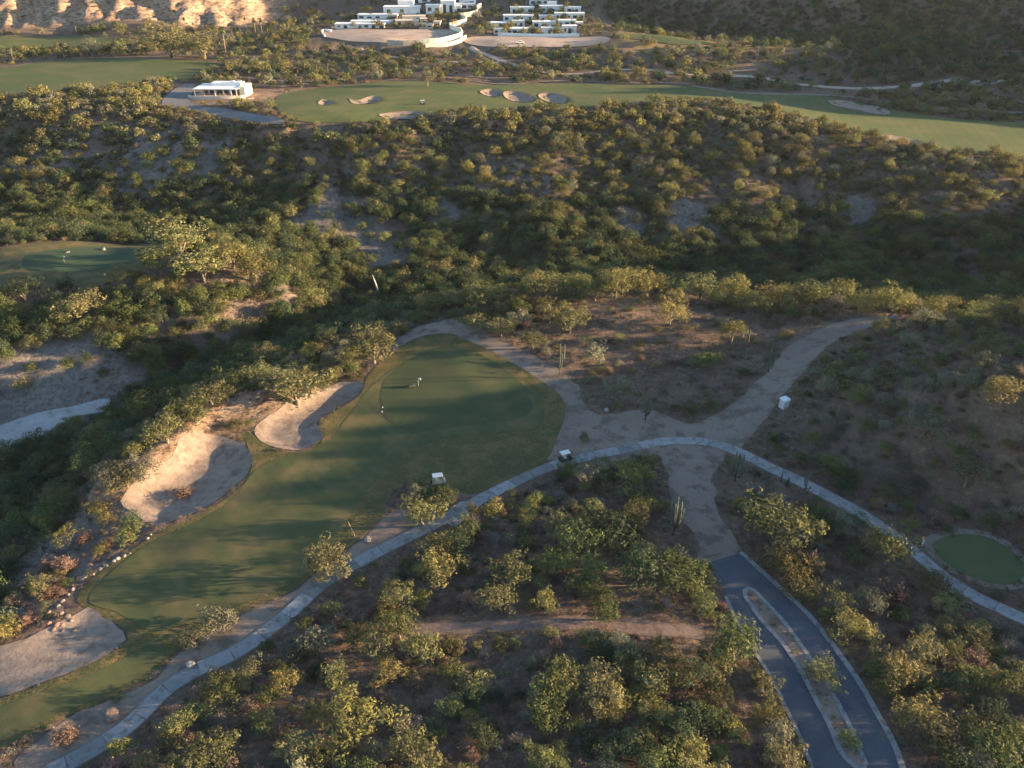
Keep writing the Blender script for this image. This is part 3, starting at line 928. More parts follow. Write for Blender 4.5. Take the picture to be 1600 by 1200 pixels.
# terraced white complex behind the second pad
px_house(815, 54, 'terrace_house', [(-19, 6, 0, 9, 0, 4.4, 6, 1)], 'long white house of dark windows lining the second pad')
px_house(878, 53, 'terrace_house', [(-14, 0, 0, 8, 0, 4.6, 4, 1), (.3, 10, 1, 8, 0, 6.0, 3, 2)], 'white stepped house at the sunny end of the second pad')
px_house(800, 44, 'terrace_house', [(-15, 0, 0, 8, 0, 4.2, 3, 1), (.3, 9, 2, 9, 0, 5.4, 2, 1)], 'white house with shaded roof on the second terrace row')
px_house(850, 44, 'terrace_house', [(-8, 8, 0, 8, 0, 5.2, 3, 2)], 'plain white house in the middle of the second terrace row')
px_house(893, 43, 'terrace_house', [(-9, 3, 0, 8, 0, 5.6, 3, 2), (3.3, 8, 2, 7, 0, 4.0, 1, 1)], 'white house ending the second terrace row above the golden slope')
px_house(812, 33, 'terrace_house', [(-12, 10, 0, 8, 0, 4.8, 4, 1)], 'long white house on the third terrace row')
px_house(862, 33, 'terrace_house', [(-9, 2, 0, 8, 0, 4.4, 2, 1), (2.3, 10, 1, 8, 0, 6.4, 2, 2)], 'two-block white house on the third terrace row')
px_house(900, 31, 'terrace_house', [(-7, 6, 0, 7, 0, 5.4, 3, 2)], 'compact white house ending the third terrace row')
px_house(818, 20, 'terrace_house', [(-10, 8, 0, 8, 0, 5.0, 3, 1)], 'white house on the fourth terrace row beside the slope trees')
px_house(862, 19, 'terrace_house', [(-9, 9, 0, 8, 0, 5.6, 3, 2), (-3, 4, 8.3, 14, 0, 8.2, 1, 1)], 'tall-backed white house on the fourth terrace row')
px_house(895, 20, 'terrace_house', [(-6, 6, 0, 7, 0, 4.6, 2, 2)], 'small white house ending the fourth terrace row')
px_house(845, 8, 'terrace_house', [(-9, 7, 0, 8, 0, 5.0, 3, 1)], 'topmost white house of the terraced hillside complex')

def long_wall(name, pl, h, th, mat, label, base=0.0, cat='wall', group='sunlit retaining walls of the hilltop pads'):
    line = spline(pts(pl), closed=False, step=3)
    a, b = ribbon(line, th)
    v, f = [], []
    for i in range(len(line)):
        zb = min(hz(*a[i]), hz(*b[i])) - .6 + base
        zt = hz(*line[i]) + h + base
        v += [(*a[i], zb), (*a[i], zt), (*b[i], zt), (*b[i], zb)]
    for i in range(len(line) - 1):
        q = i * 4
        for k in range(3):
            f.append((q + k, q + k + 1, q + 5 + k, q + 4 + k))
    f += [(0, 1, 2, 3), tuple(len(v) - 4 + k for k in (3, 2, 1, 0))]
    me = mesh(name, v, f, mat)
    bm = bmesh.new(); bm.from_mesh(me); bmesh.ops.recalc_face_normals(bm, faces=bm.faces[:]); bm.to_mesh(me); bm.free()
    return tag(link(name, me), label, cat, group)
long_wall('retaining_wall', [(655,70),(680,69),(700,66),(715,62),(722,57),(719,51)], 3.6, .8, M['cream'], 'curved cream retaining wall round the corner of the first dirt pad')
long_wall('retaining_wall', [(665,74),(690,73),(708,70),(720,66),(728,60)], 2.2, .8, M['cream'], 'lower step of the curved cream wall below the first dirt pad')
long_wall('retaining_wall', [(719,51),(705,46),(704,42),(716,39),(728,36),(727,32),(718,28)], 3.0, .8, M['cream'], 'zigzag cream wall climbing from the pad corner')
long_wall('retaining_wall', [(718,28),(735,26),(746,22),(745,16),(752,12)], 3.4, .8, M['cream'], 'upper run of the zigzag cream wall below the stepped villa')
long_wall('retaining_wall', [(508,58),(503,53),(507,49),(518,50)], 1.6, .8, M['white'], 'short pale curved wall at the far end of the first pad')
long_wall('retaining_wall', [(605,70),(630,71),(656,70)], 3.0, .8, M['stone'], 'shaded stone retaining wall below the first dirt pad')
long_wall('retaining_wall', [(778,56),(820,57.5),(870,58),(905,57)], 2.0, .7, M['white'], 'long white wall between the second pad and the terraced houses')

# ------------------------------------------------------------------ vehicles and small built things
def golf_cart(px, py, rz, body, label):
    x, y = at(px, py)
    o = empty('golf_cart', (x, y, hz(x, y) + .08), rz)
    tag(o, label, 'golf cart')
    MB().box(-1.25, 1.2, -.6, .6, .28, .55).build('floor', body, o, bevel=.05)
    MB().box(.55, 1.25, -.58, .58, .552, 1.0, .18, .08).build('front_cowl', body, o, bevel=.06)
    MB().box(-1.2, -.35, -.58, .58, .552, .85).build('rear_body', body, o, bevel=.05)
    MB().box(-.62, -.05, -.55, .55, .852, .98).build('seat', M['seat'], o, bevel=.04)
    MB().box(-.72, -.6, -.55, .55, .985, 1.4).build('backrest', M['seat'], o, bevel=.03)
    MB().box(-1.15, .75, -.64, .64, 1.92, 2.02, .06, .06).build('roof', M['carttop'], o, bevel=.03)
    for sx, tx in ((.75, .6), (-.85, -.9)):
        for sy in (-.52, .52):
            MB().tube([(sx, sy, .85), (tx, sy, 1.92)], [.04, .04]).build('post', M['cartblack'], o)
    for sx in (.8, -.8):
        for sy in (-.58, .58):
            w = MB().tube([(sx, sy - .1, .26), (sx, sy + .1, .26)], [.26, .26], 12).build('wheel', M['tyre'], o)
            MB().tube([(sx, sy - .11, .26), (sx, sy + .11, .26)], [.12, .12], 8).build('hub', M['metal'], w)
    MB().tube([(.45, -.25, .9), (.25, -.25, 1.15)], [.03, .03]).tube([(.25, -.42, 1.15), (.25, -.08, 1.15)], [.025, .025]).build('steering_wheel', M['cartblack'], o)
    MB().box(-1.5, -1.22, -.4, .4, .5, 1.25, .05, .03).build('golf_bag', M['cartblack'], o, bevel=.05)
    return o
golf_cart(686, 756, R(12), M['seat'], 'golf cart with white roof parked on turf behind a green bush')
golf_cart(884, 720, R(22), M['cartblack'], 'dark golf cart with pale roof standing on the concrete path')
golf_cart(661, 164, R(5), M['cartblack'], 'tiny dark golf cart out on the far sunlit fairway')

def pickup(px, py, rz, label):
    x, y = at(px, py)
    o = empty('pickup_truck', (x, y, hz(x, y) + .35), rz)
    tag(o, label, 'truck')
    MB().box(-2.7, 2.7, -.95, .95, .45, 1.1).build('body', M['white'], o, bevel=.08)
    cab = MB().box(-.6, 1.5, -.9, .9, 1.1, 1.85, .35, .12).build('cab', M['white'], o, bevel=.08)
    MB().box(-.35, 1.25, -.93, -.905, 1.2, 1.65).build('side_window', M['glass'], o)
    for sx in (1.7, -1.7):
        for sy in (-.85, .85):
            MB().tube([(sx, sy - .13, .4), (sx, sy + .13, .4)], [.4, .4], 12).build('wheel', M['tyre'], o)
    return o
pickup(812, 69, R(8), 'white pickup truck parked on the second dirt pad')

def cabin(px, py):
    x, y = at(px, py)
    o = empty('utility_cabin', (x, y, hz(x, y) - .05), R(28))
    tag(o, 'pale grey box cabin with white top on bare slope beside the dirt track', 'cabin')
    MB().box(-.72, .72, -.72, .72, 0, 2.05).build('body', M['greycab'], o, bevel=.12)
    MB().box(-.85, .85, -.85, .85, 2.055, 2.4, .16, .16).build('roof', M['cabtop'], o, bevel=.08)
    d = MB().box(-.48, .48, -.78, -.725, .12, 1.9).build('door', M['greycab'], o, bevel=.02)
    MB().box(.3, .38, -.83, -.785, .95, 1.1).build('handle', M['metal'], d)
    MB().box(.725, .76, -.4, .4, 1.5, 1.8).build('vent', M['cartblack'], o)
cabin(1224, 637)

def shed(px, py):
    x, y = at(px, py)
    o = empty('flat_roof_shelter', (x, y, hz(x, y)), R(35), .52)
    tag(o, 'flat tan shelter roof with white edges behind the bare twiggy tree', 'shelter')
    for a in (-1.3, 1.3):
        for b in (-1.3, 1.3):
            MB().box(a - .07, a + .07, b - .07, b + .07, -.3, 2.2).build('post', M['signwhite'], o)
    rf = MB().box(-1.6, 1.6, -1.6, 1.6, 2.203, 2.3).build('roof', M['stone'], o)
    for a in ((-1.7, 1.7, -1.7, -1.603), (-1.7, 1.7, 1.603, 1.7), (-1.7, -1.603, -1.6, 1.6), (1.603, 1.7, -1.6, 1.6)):
        MB().box(*a, 2.1, 2.5).build('fascia', M['signwhite'], rf)
shed(1259, 846)

def post(px, py, h, r, mat, name, label, cat='post', lean=0.0, rz=0.0):
    x, y = at(px, py)
    o = MB().tube([(0, 0, -.3), (lean * .5, 0, h * .5), (lean, 0, h)], [r, r, r * .85], 8).build(name, mat, None, (x, y, hz(x, y)))
    return tag(o, label, cat)
post(1440, 854, 1.3, .13, M['signwhite'], 'marker_post', 'short pale marker post on dirt between path and oval tee')
post(555, 838, 3.2, .09, M['bark'], 'leaning_pole', 'thin leaning pole at the turf edge near a round boulder', 'pole', -.9)

def flag(px, py, label):
    x, y = at(px, py)
    o = empty('golf_flag', (x, y, hz(x, y)))
    tag(o, label, 'golf flag')
    MB().tube([(0, 0, 0), (0, 0, 2.2)], [.03, .025], 6).build('pole', M['signwhite'], o)
    v = [(.03 + .6 * a / 4, .05 * math.sin(a * 1.6), z) for a in range(5) for z in (1.7, 2.2)]
    v += [(p[0], p[1] + .02, p[2]) for p in v]
    f = [(2 * a, 2 * a + 2, 2 * a + 3, 2 * a + 1) for a in range(4)] + [(10 + 2 * a, 11 + 2 * a, 13 + 2 * a, 12 + 2 * a) for a in range(4)] + [(0, 1, 11, 10), (8, 18, 19, 9)]
    f += [(2 * a + 1, 2 * a + 3, 2 * a + 13, 2 * a + 11) for a in range(4)] + [(2 * a, 2 * a + 10, 2 * a + 12, 2 * a + 2) for a in range(4)]
    link('flag', mesh('flag', v, f, M['signwhite']), o)
flag(654, 604, 'white golf flag on the shaded green beside a low dark mower')
flag(101, 410, 'white golf flag standing on the mesa green')

xa, ya = at(1098, 872)
xb, yb = at(1126, 866)
lg = MB().tube([(0, 0, .32), ((xb - xa) / 2, (yb - ya) / 2, .34), (xb - xa, yb - ya, .30)], [.16, .15, .13], 8).build('log', M['bark'], None, (xa, ya, hz(xa, ya)), smooth_=True)
tag(lg, 'dark log lying as a barrier where the asphalt ends', 'log')

def mower(px, py):
    x, y = at(px, py)
    o = empty('green_mower', (x, y, hz(x, y) + .1), R(15))
    tag(o, 'low dark green mower standing on the shaded green', 'mower')
    MB().box(-.8, .5, -.45, .45, .25, .6).build('deck', M['cactus'], o, bevel=.08)
    MB().box(-.5, .1, -.3, .3, .603, .85).build('engine', M['cartblack'], o, bevel=.06)
    MB().tube([(.45, -.3, .5), (1.0, -.3, 1.0), (1.0, .3, 1.0), (.45, .3, .5)], [.025] * 4).build('handle', M['cartblack'], o)
    for a in (-.6, .35):
        for b in (-.45, .45):
            MB().tube([(a, b - .07, .2), (a, b + .07, .2)], [.2, .2], 10).build('wheel', M['tyre'], o)
mower(645, 605)
for i, (a, b) in enumerate(((598, 638), (597, 645))):
    x, y = at(a, b)
    o = MB().tube([(0, 0, 0), (0, 0, .1), (0, 0, .28), (0, 0, .34)], [.08, .13, .12, .04], 8).build('tee_marker', M['signwhite'], None, (x, y, hz(x, y) + .1))
    tag(o, ('white ball-shaped tee marker on dark turf, brighter one of a pair', 'white ball-shaped tee marker on dark turf, dimmer one of a pair')[i], 'tee marker')

def rock_mesh(seed, mat, rgh=.28):
    bm = bmesh.new()
    bmesh.ops.create_icosphere(bm, subdivisions=2, radius=1)
    r_ = random.Random(seed)
    ax = [(Vector((r_.gauss(0, 1), r_.gauss(0, 1), r_.gauss(0, 1))).normalized(), r_.uniform(.55, .9)) for _ in range(9)]
    for v in bm.verts:
        p = v.co.copy()
        for a, d in ax:
            k = p.dot(a)
            if k > d:
                p -= a * (k - d)
        v.co = p * (1 + r_.uniform(-.04, .04))
    me = bpy.data.meshes.new('rock')
    bm.to_mesh(me)
    bm.free()
    me.materials.append(mat)
    return me
ROCK = [rock_mesh(i, M['rock']) for i in range(5)]
REDROCK = [rock_mesh(20 + i, M['redrock']) for i in range(3)]
def rock(px, py, w, label, group=None, red=False, i=None, flat_=.6):
    x, y = at(px, py)
    t = project(x, y, hz(x, y))[2]
    r = w / 2 * float(t) / FPX
    o = link('boulder', random.choice(REDROCK if red else ROCK), None, (x, y, hz(x, y) + r * .28))
    o.scale = (r, r * random.uniform(.8, 1.1), r * flat_)
    o.rotation_euler = (random.uniform(-.2, .2), random.uniform(-.2, .2), random.uniform(0, 6.28))
    return tag(o, label, 'boulder', group)
rock(574, 845, 14, 'rounded grey boulder on dirt between leaning pole and cart path')
rock(298, 1040, 18, 'grey boulder beside the cart path downhill of two fairway bushes')
rock(948, 642, 11, 'pale boulder on bare ground near the tall cardon cluster')
rock(1398, 497, 11, 'white boulder on the crest of the dirt track')
rock(670, 812, 8, 'small bright white stone under the brown bush by the apron')
rock(162, 391, 9, 'white stone at the edge of the mesa green, larger of two')
rock(106, 395, 7, 'white stone at the edge of the mesa green, smaller of two')
names = ['first', 'second', 'third', 'fourth', 'fifth', 'sixth', 'seventh', 'eighth', 'ninth', 'tenth', 'eleventh', 'twelfth', 'thirteenth', 'fourteenth', 'fifteenth', 'sixteenth', 'seventeenth', 'eighteenth']
line_px = [(91,948),(98,940),(107,930),(114,922),(121,914),(128,907),(133,902),(146,898),(157,890),(166,885),(178,878),(184,874),(195,869),(203,865),(231,842),(236,836)]
for i, (a, b) in enumerate(line_px):
    rock(a, b, random.uniform(4, 9.5), f'{names[i]} pale stone up the row edging the turf from the red rocks', 'pale stones edging the turf')
for i in range(12):
    rock(78 + 9.5 * (i % 4) + random.uniform(-4, 4) + (i // 4) * 3, 960 + 13 * (i // 4) + random.uniform(-4, 4), random.uniform(6, 12), f'{names[i]} reddish rock of the sunlit heap at the low bunker corner', 'reddish rocks heaped beside the bunker', True)
for i in range(14):
    rock(1462 + 8 * i + random.uniform(-5, 5), 141 - 1.2 * i + random.uniform(-5, 6), random.uniform(9, 15), f'{names[i]} grey rock along the heap beyond the far fairway', 'grey rocks heaped beyond the fairway')
rock(175, 1121, 30, 'rust red mound of brush-topped stone between cart path and turf', None, True)

# ------------------------------------------------------------------ plants: source meshes
def rnd_dir(n, r):
    d = r.normal(size=(n, 3))
    return d / np.linalg.norm(d, axis=1)[:, None]

def leaf_quads(c, nrm, size, r, asp=.5):
    n = len(c)
    a = np.cross(nrm, rnd_dir(n, r))
    a /= np.linalg.norm(a, axis=1)[:, None] + 1e-9
    b = np.cross(nrm, a)
    a = a * size[:, None]
    b = b * size[:, None] * asp
    v = np.stack([c - a, c - b * .9 + a * .1, c + a, c + b * .9 - a * .1], 1).reshape(-1, 3)
    f = np.arange(4 * n).reshape(n, 4)
    return v, f

def foliage_mesh(name, seed, mat, ncl, nlf, leaf, zlo, zhi, clump=(.24, .40), irregular=.25, shell=.5, spread=.55):
    r = np.random.default_rng(seed)
    d = rnd_dir(ncl * 3, r)
    d = d[d[:, 2] > -.55][:ncl]
    rad = r.uniform(shell, 1, len(d)) ** .7
    lob = 1 + irregular * np.sin(np.arctan2(d[:, 1], d[:, 0]) * r.integers(2, 4) + r.uniform(0, 6)) + r.normal(0, irregular * .35, len(d))
    rc = r.uniform(*clump, len(d))
    cc = d * (rad * lob * (1 - rc * .55))[:, None]
    zc, zh = (zlo + zhi) / 2, (zhi - zlo) / 2
    V, F, T = [], [], []
    nv = 0
    for i in range(len(d)):
        m = max(3, int(nlf * (rc[i] / clump[1]) ** 1.5))
        q = rnd_dir(m, r)
        pos = cc[i] + q * (rc[i] * r.uniform(.45, 1.0, m) ** .5)[:, None]
        nr = q + rnd_dir(m, r) * spread + np.array((0, 0, .25))
        nr /= np.linalg.norm(nr, axis=1)[:, None]
        v, f = leaf_quads(pos, nr, leaf * r.uniform(.7, 1.35, m), r)
        v[:, 2] = v[:, 2] * zh + zc
        V.append(v)
        F.append(f + nv)
        nv += len(v)
        T.append(np.repeat(np.clip(r.uniform(0, 1) * .6 + r.uniform(0, .4, m), 0, 1), 4))
    return raw_mesh(name, np.vstack(V), np.vstack(F), mat, np.concatenate(T))

def raw_mesh(name, V, F, mat, T=None):
    me = bpy.data.meshes.new(name)
    me.vertices.add(len(V))
    me.vertices.foreach_set('co', V.astype(np.float32).ravel())
    me.loops.add(F.size)
    me.loops.foreach_set('vertex_index', F.ravel().astype(np.int32))
    me.polygons.add(len(F))
    me.polygons.foreach_set('loop_start', np.arange(0, F.size, F.shape[1], dtype=np.int32))
    me.polygons.foreach_set('loop_total', np.full(len(F), F.shape[1], np.int32))
    me.update()
    if T is not None:
        a = me.attributes.new('tint', 'FLOAT', 'POINT')
        a.data.foreach_set('value', T.astype(np.float32))
    me.materials.append(mat)
    return me

def twig_mesh(name, seed, mat, n, w, leaves=0, leaf=.05, up=.7):
    r = np.random.default_rng(seed)
    V, F, T = [], [], []
    nv = 0
    for i in range(n):
        th = r.uniform(0, 2 * np.pi)
        el = r.uniform(.25, 1.45)
        Lg = r.uniform(.55, 1.0)
        p0 = np.array((r.normal(0, .07), r.normal(0, .07), 0))
        dr = np.array((np.cos(th) * np.cos(el), np.sin(th) * np.cos(el), np.sin(el) * 1.05))
        p1 = p0 + dr * Lg * .5 + r.normal(0, .05, 3)
        p2 = p0 + dr * Lg + r.normal(0, .09, 3)
        for a, b, wa, wb in ((p0, p1, w, w * .7), (p1, p2, w * .7, w * .25)) + tuple((p1 + (p2 - p1) * r.uniform(0, .8), p2 + r.normal(0, .2, 3), w * .5, w * .2) for _ in range(2)):
            dd = b - a
            s_ = np.cross(dd, r.normal(size=3))
            s_ /= np.linalg.norm(s_) + 1e-9
            v = np.array((a - s_ * wa, a + s_ * wa, b + s_ * wb, b - s_ * wb))
            V.append(v)
            F.append(np.arange(4)[None] + nv)
            nv += 4
            T.append(np.full(4, r.uniform(0, 1)))
        if leaves:
            c = p1 + (p2 - p1) * r.uniform(0, 1.1, (leaves, 1)) + r.normal(0, .09, (leaves, 3))
            v, f = leaf_quads(c, rnd_dir(leaves, r), leaf * r.uniform(.6, 1.3, leaves), r)
            V.append(v)
            F.append(f + nv)
            nv += len(v)
            T.append(np.repeat(r.uniform(0, 1, leaves), 4))
    V = np.vstack(V)
    V[:, 2] = np.maximum(V[:, 2], -.05)
    return raw_mesh(name, V, np.vstack(F), mat, np.concatenate(T))

def trunk_mesh(seed, z1):
    r = random.Random(seed)
    m = MB()
    m.tube([(0, 0, -.12), (r.uniform(-.03, .03), r.uniform(-.03, .03), z1 * .3)], [.075, .055], 6)
    for k in range(4):
        a = k * 1.57 + r.uniform(-.5, .5)
        e = r.uniform(.25, .55)
        m.tube([(0, 0, z1 * .18), (math.cos(a) * e * .4, math.sin(a) * e * .4, z1 * .55), (math.cos(a) * e, math.sin(a) * e, z1 * 1.0)], [.05, .035, .014], 5)
    return mesh('trunk', m.v, m.f, M['bark'], True)

CROWN, SHRUB, LOWCROWN, LOWSHRUB = {}, {}, {}, {}
sd_ = 100
for tone in TONES:
    CROWN[tone] = [foliage_mesh('crown', sd_ + i, M['leaf_' + tone], (62, 66, 38)[i], (50, 46, 44)[i], .058, (.18, .1, .62)[i], (1.5, 1.35, 1.7)[i], ((.17, .37), (.14, .36), (.15, .33))[i], (.34, .4, .42)[i], .35, .35) for i in range(3)]
    SHRUB[tone] = [foliage_mesh('desert_shrub', sd_ + 10 + i, M['leaf_' + tone], 42, 42, .072, -.05, 1.25, (.2, .42), .34, .35, .35) for i in range(3)]
    LOWSHRUB[tone] = [foliage_mesh('low_shrub', sd_ + 20 + i, M['leaf_' + tone], 20, 20, .15, -.1, 1.3, (.28, .48)) for i in range(2)]
    sd_ += 50
TRUNK = [trunk_mesh(i, .9) for i in range(3)]
DRY = [twig_mesh('dry_bush', 500 + i, M['leaf_dry'], 62, .026, 14, .075) for i in range(3)] + [twig_mesh('dry_bush', 510 + i, M['leaf_grey'], 62, .026, 7, .06) for i in range(2)]
def merged(name, *parts):
    bm = bmesh.new()
    lay = bm.verts.layers.float.new('tint')
    for me_ in parts:
        bm.from_mesh(me_)
    me = bpy.data.meshes.new(name)
    bm.to_mesh(me)
    bm.free()
    me.materials.append(parts[0].materials[0])
    return me
DRY = [merged('dry_bush', DRY[i], foliage_mesh('brush', 530 + i, M['leaf_dry' if i < 3 else 'leaf_grey'], 22, 26, .055, -.05, 1.15, (.18, .42), .45, .3, .9)) for i in range(5)]
BRUSH = [foliage_mesh('brush', 560 + i, M[q_], 16, 22, .085, -.1, .85, (.2, .45), .5, .2, .9) for i, q_ in enumerate(('leaf_dry', 'leaf_grey', 'straw', 'leaf_dry'))]
TUFT = [twig_mesh('dry_tuft', 600 + i, M['straw'], 20, .05, 0) for i in range(2)] + [twig_mesh('dry_tuft', 610 + i, M['leaf_dry'], 14, .045, 3, .10) for i in range(2)]
CLUMP = [foliage_mesh('ground_clump', 650 + i, M['leaf_' + t_], 7, 9, .22, -.15, .9, (.3, .5)) for i, t_ in enumerate(('olive', 'pale', 'green'))]

def cardon_mesh(seed, n, h):
    r = random.Random(seed)
    out = []
    for k in range(n):
        a = 2 * math.pi * k / max(1, n - 1) + r.uniform(-.3, .3)
        d = 0 if k == 0 else r.uniform(.7, 1.5)
        hh = h * (1 if k == 0 else r.uniform(.6, .92))
        x, y = d * math.cos(a), d * math.sin(a)
        z0 = h * r.uniform(.12, .25)
        p = [(0, 0, -.3), (0, 0, hh * .5), (0, 0, hh * .92), (0, 0, hh)] if k == 0 else [(0, 0, z0), (x * .75, y * .75, z0 + .12 * h), (x, y, z0 + .3 * h), (x, y, hh * .96), (x, y, hh)]
        q = r.uniform(.12, .16)
        rr = [q * .9, q, q * .9, q * .3] if k == 0 else [q * .7, q * .85, q, q * .9, q * .3]
        m = MB().tube(p, rr, 9)
        out.append(mesh('arm' if k else 'stem', m.v, m.f, M['cactus'], True))
    return out

def cactus(px, py, hpx, n, label, seed):
    x, y = at(px, py)
    t = float(project(x, y, hz(x, y))[2])
    h = hpx * t / FPX / .82
    o = empty('cardon_cactus', (x, y, hz(x, y)), random.uniform(0, 6))
    tag(o, label, 'cactus', 'tall columnar cacti')
    for me in cardon_mesh(seed, n, h):
        link(me.name.split('.')[0], me, o)
cactus(1200, 582, 36, 6, 'many-armed columnar cactus standing alone in the middle of the dirt track', 1)
cactus(874, 588, 48, 4, 'tall thin columnar cactus behind the green above the bare strip', 2)
cactus(1008, 656, 40, 9, 'broad cluster cactus on bare ground at the path junction', 3)
cactus(1052, 836, 64, 10, 'largest many-armed cactus beside the lower dirt track', 4)
cactus(1148, 752, 46, 10, 'cluster cactus inside the bend of the concrete path', 5)
cactus(1258, 766, 20, 3, 'small forked cactus at the path edge, tallest of three', 6)
cactus(1231, 757, 12, 2, 'small dark cactus at the path edge, middle of three', 7)
cactus(1220, 752, 14, 1, 'single-stemmed small cactus at the path edge next to the tall cluster', 8)
cactus(1440, 612, 28, 4, 'slim cactus on the bare mound above the cabin', 9)
cactus(1168, 540, 24, 2, 'slender cactus at the edge of the upper dirt track', 10)
cactus(1462, 612, 22, 2, 'two-armed cactus on the bare mound beside a slim one', 11)
cactus(996, 912, 34, 3, 'pale cactus stems among the dark scrub trees', 12)

def palm_parts(seed):
    r = random.Random(seed)
    m = MB().tube([(0, 0, -.5), (.1, 0, 4), (.15, .1, 8), (.1, .15, 10)], [.32, .24, .2, .2], 7)
    tr = mesh('trunk', m.v, m.f, M['bark'], True)
    V, F, T = [], [], []
    n = 0
    for k in range(30):
        a = r.uniform(0, 6.28)
        e = r.uniform(-1.1, 1.2)
        Lf = r.uniform(1.5, 2.1)
        c = Vector((.1, .15, 10))
        d = Vector((math.cos(a) * math.cos(e), math.sin(a) * math.cos(e), math.sin(e)))
        s_ = d.cross(Vector((0, 0, 1))).normalized() if abs(d.z) < .98 else Vector((1, 0, 0))
        m1 = c + d * Lf * .55
        m2 = c + d * Lf - Vector((0, 0, .5))
        for q in (c - s_ * .06, c + s_ * .06, m1 + s_ * .5, m1 - s_ * .5, m2 + s_ * .25, m2 - s_ * .25):
            V.append(tuple(q)); T.append(r.random())
        F += [(n, n + 1, n + 2, n + 3), (n + 3, n + 2, n + 4, n + 5)]
        n += 6
    return tr, raw_mesh('frond_crown', np.array(V), np.array(F), M['palm_leaf'], np.array(T))
PALM = [palm_parts(i) for i in range(3)]
palm_px = [(22,99,24),(101,93,25),(121,57,18),(291,48,20),(304,51,15),(319,51,17),(353,85,42),(364,63,18),(400,57,28),(410,55,26),(440,51,22),(446,51,20),(452,50,20),(430,44,16),(466,119,20),(477,119,22),(496,120,22),(513,119,22),(205,62,16),(240,66,15),(330,66,14),(385,46,18),(420,62,20)]
palm_txt = ['at the low edge of the far fairway end', 'beside the tan rim of the far fairway', 'in front of the shaded cliff pocket', 'under the shaded cliff gully, first of three', 'under the shaded cliff gully, middle of three', 'under the shaded cliff gully, last of three',
 'standing tallest behind the clubhouse', 'bent beside the tallest palm', 'in the tree clump below the tan cliff', 'second in the clump below the tan cliff', 'first of three slim ones on the slope', 'second of three slim ones on the slope', 'third of three slim ones on the slope', 'above the three slim ones', 'first of four behind the green end', 'second of four behind the green end', 'third of four behind the green end', 'last of four behind the green end',
 'between grove and upper fairway strip', 'beside the dark grove of round trees', 'above the round grove trees', 'at the foot of the cliff end', 'downhill of the three slim ones']
for (a, b, hp), tx in zip(palm_px, palm_txt):
    x, y = at(a, b)
    t = float(project(x, y, hz(x, y))[2])
    o = empty('palm_tree', (x, y, hz(x, y)), random.uniform(0, 6), hp * t / FPX / 11.5)
    tag(o, 'fan palm ' + tx, 'palm tree', 'fan palms near the far fairways')
    tr, fr = random.choice(PALM)
    link('trunk', tr, o)
    link('crown', fr, o)

# ------------------------------------------------------------------ plants: where they stand
plants = []      # (x, y, half width, height factor, kind, tone, label or None)
def put(px, py, wpx, kind, tone, hf=1.0, label=None):
    x, y = at(px, py)
    t = float(project(x, y, hz(x, y))[2])
    plants.append([x, y, wpx / 2 * t / FPX, hf, kind, tone, label])

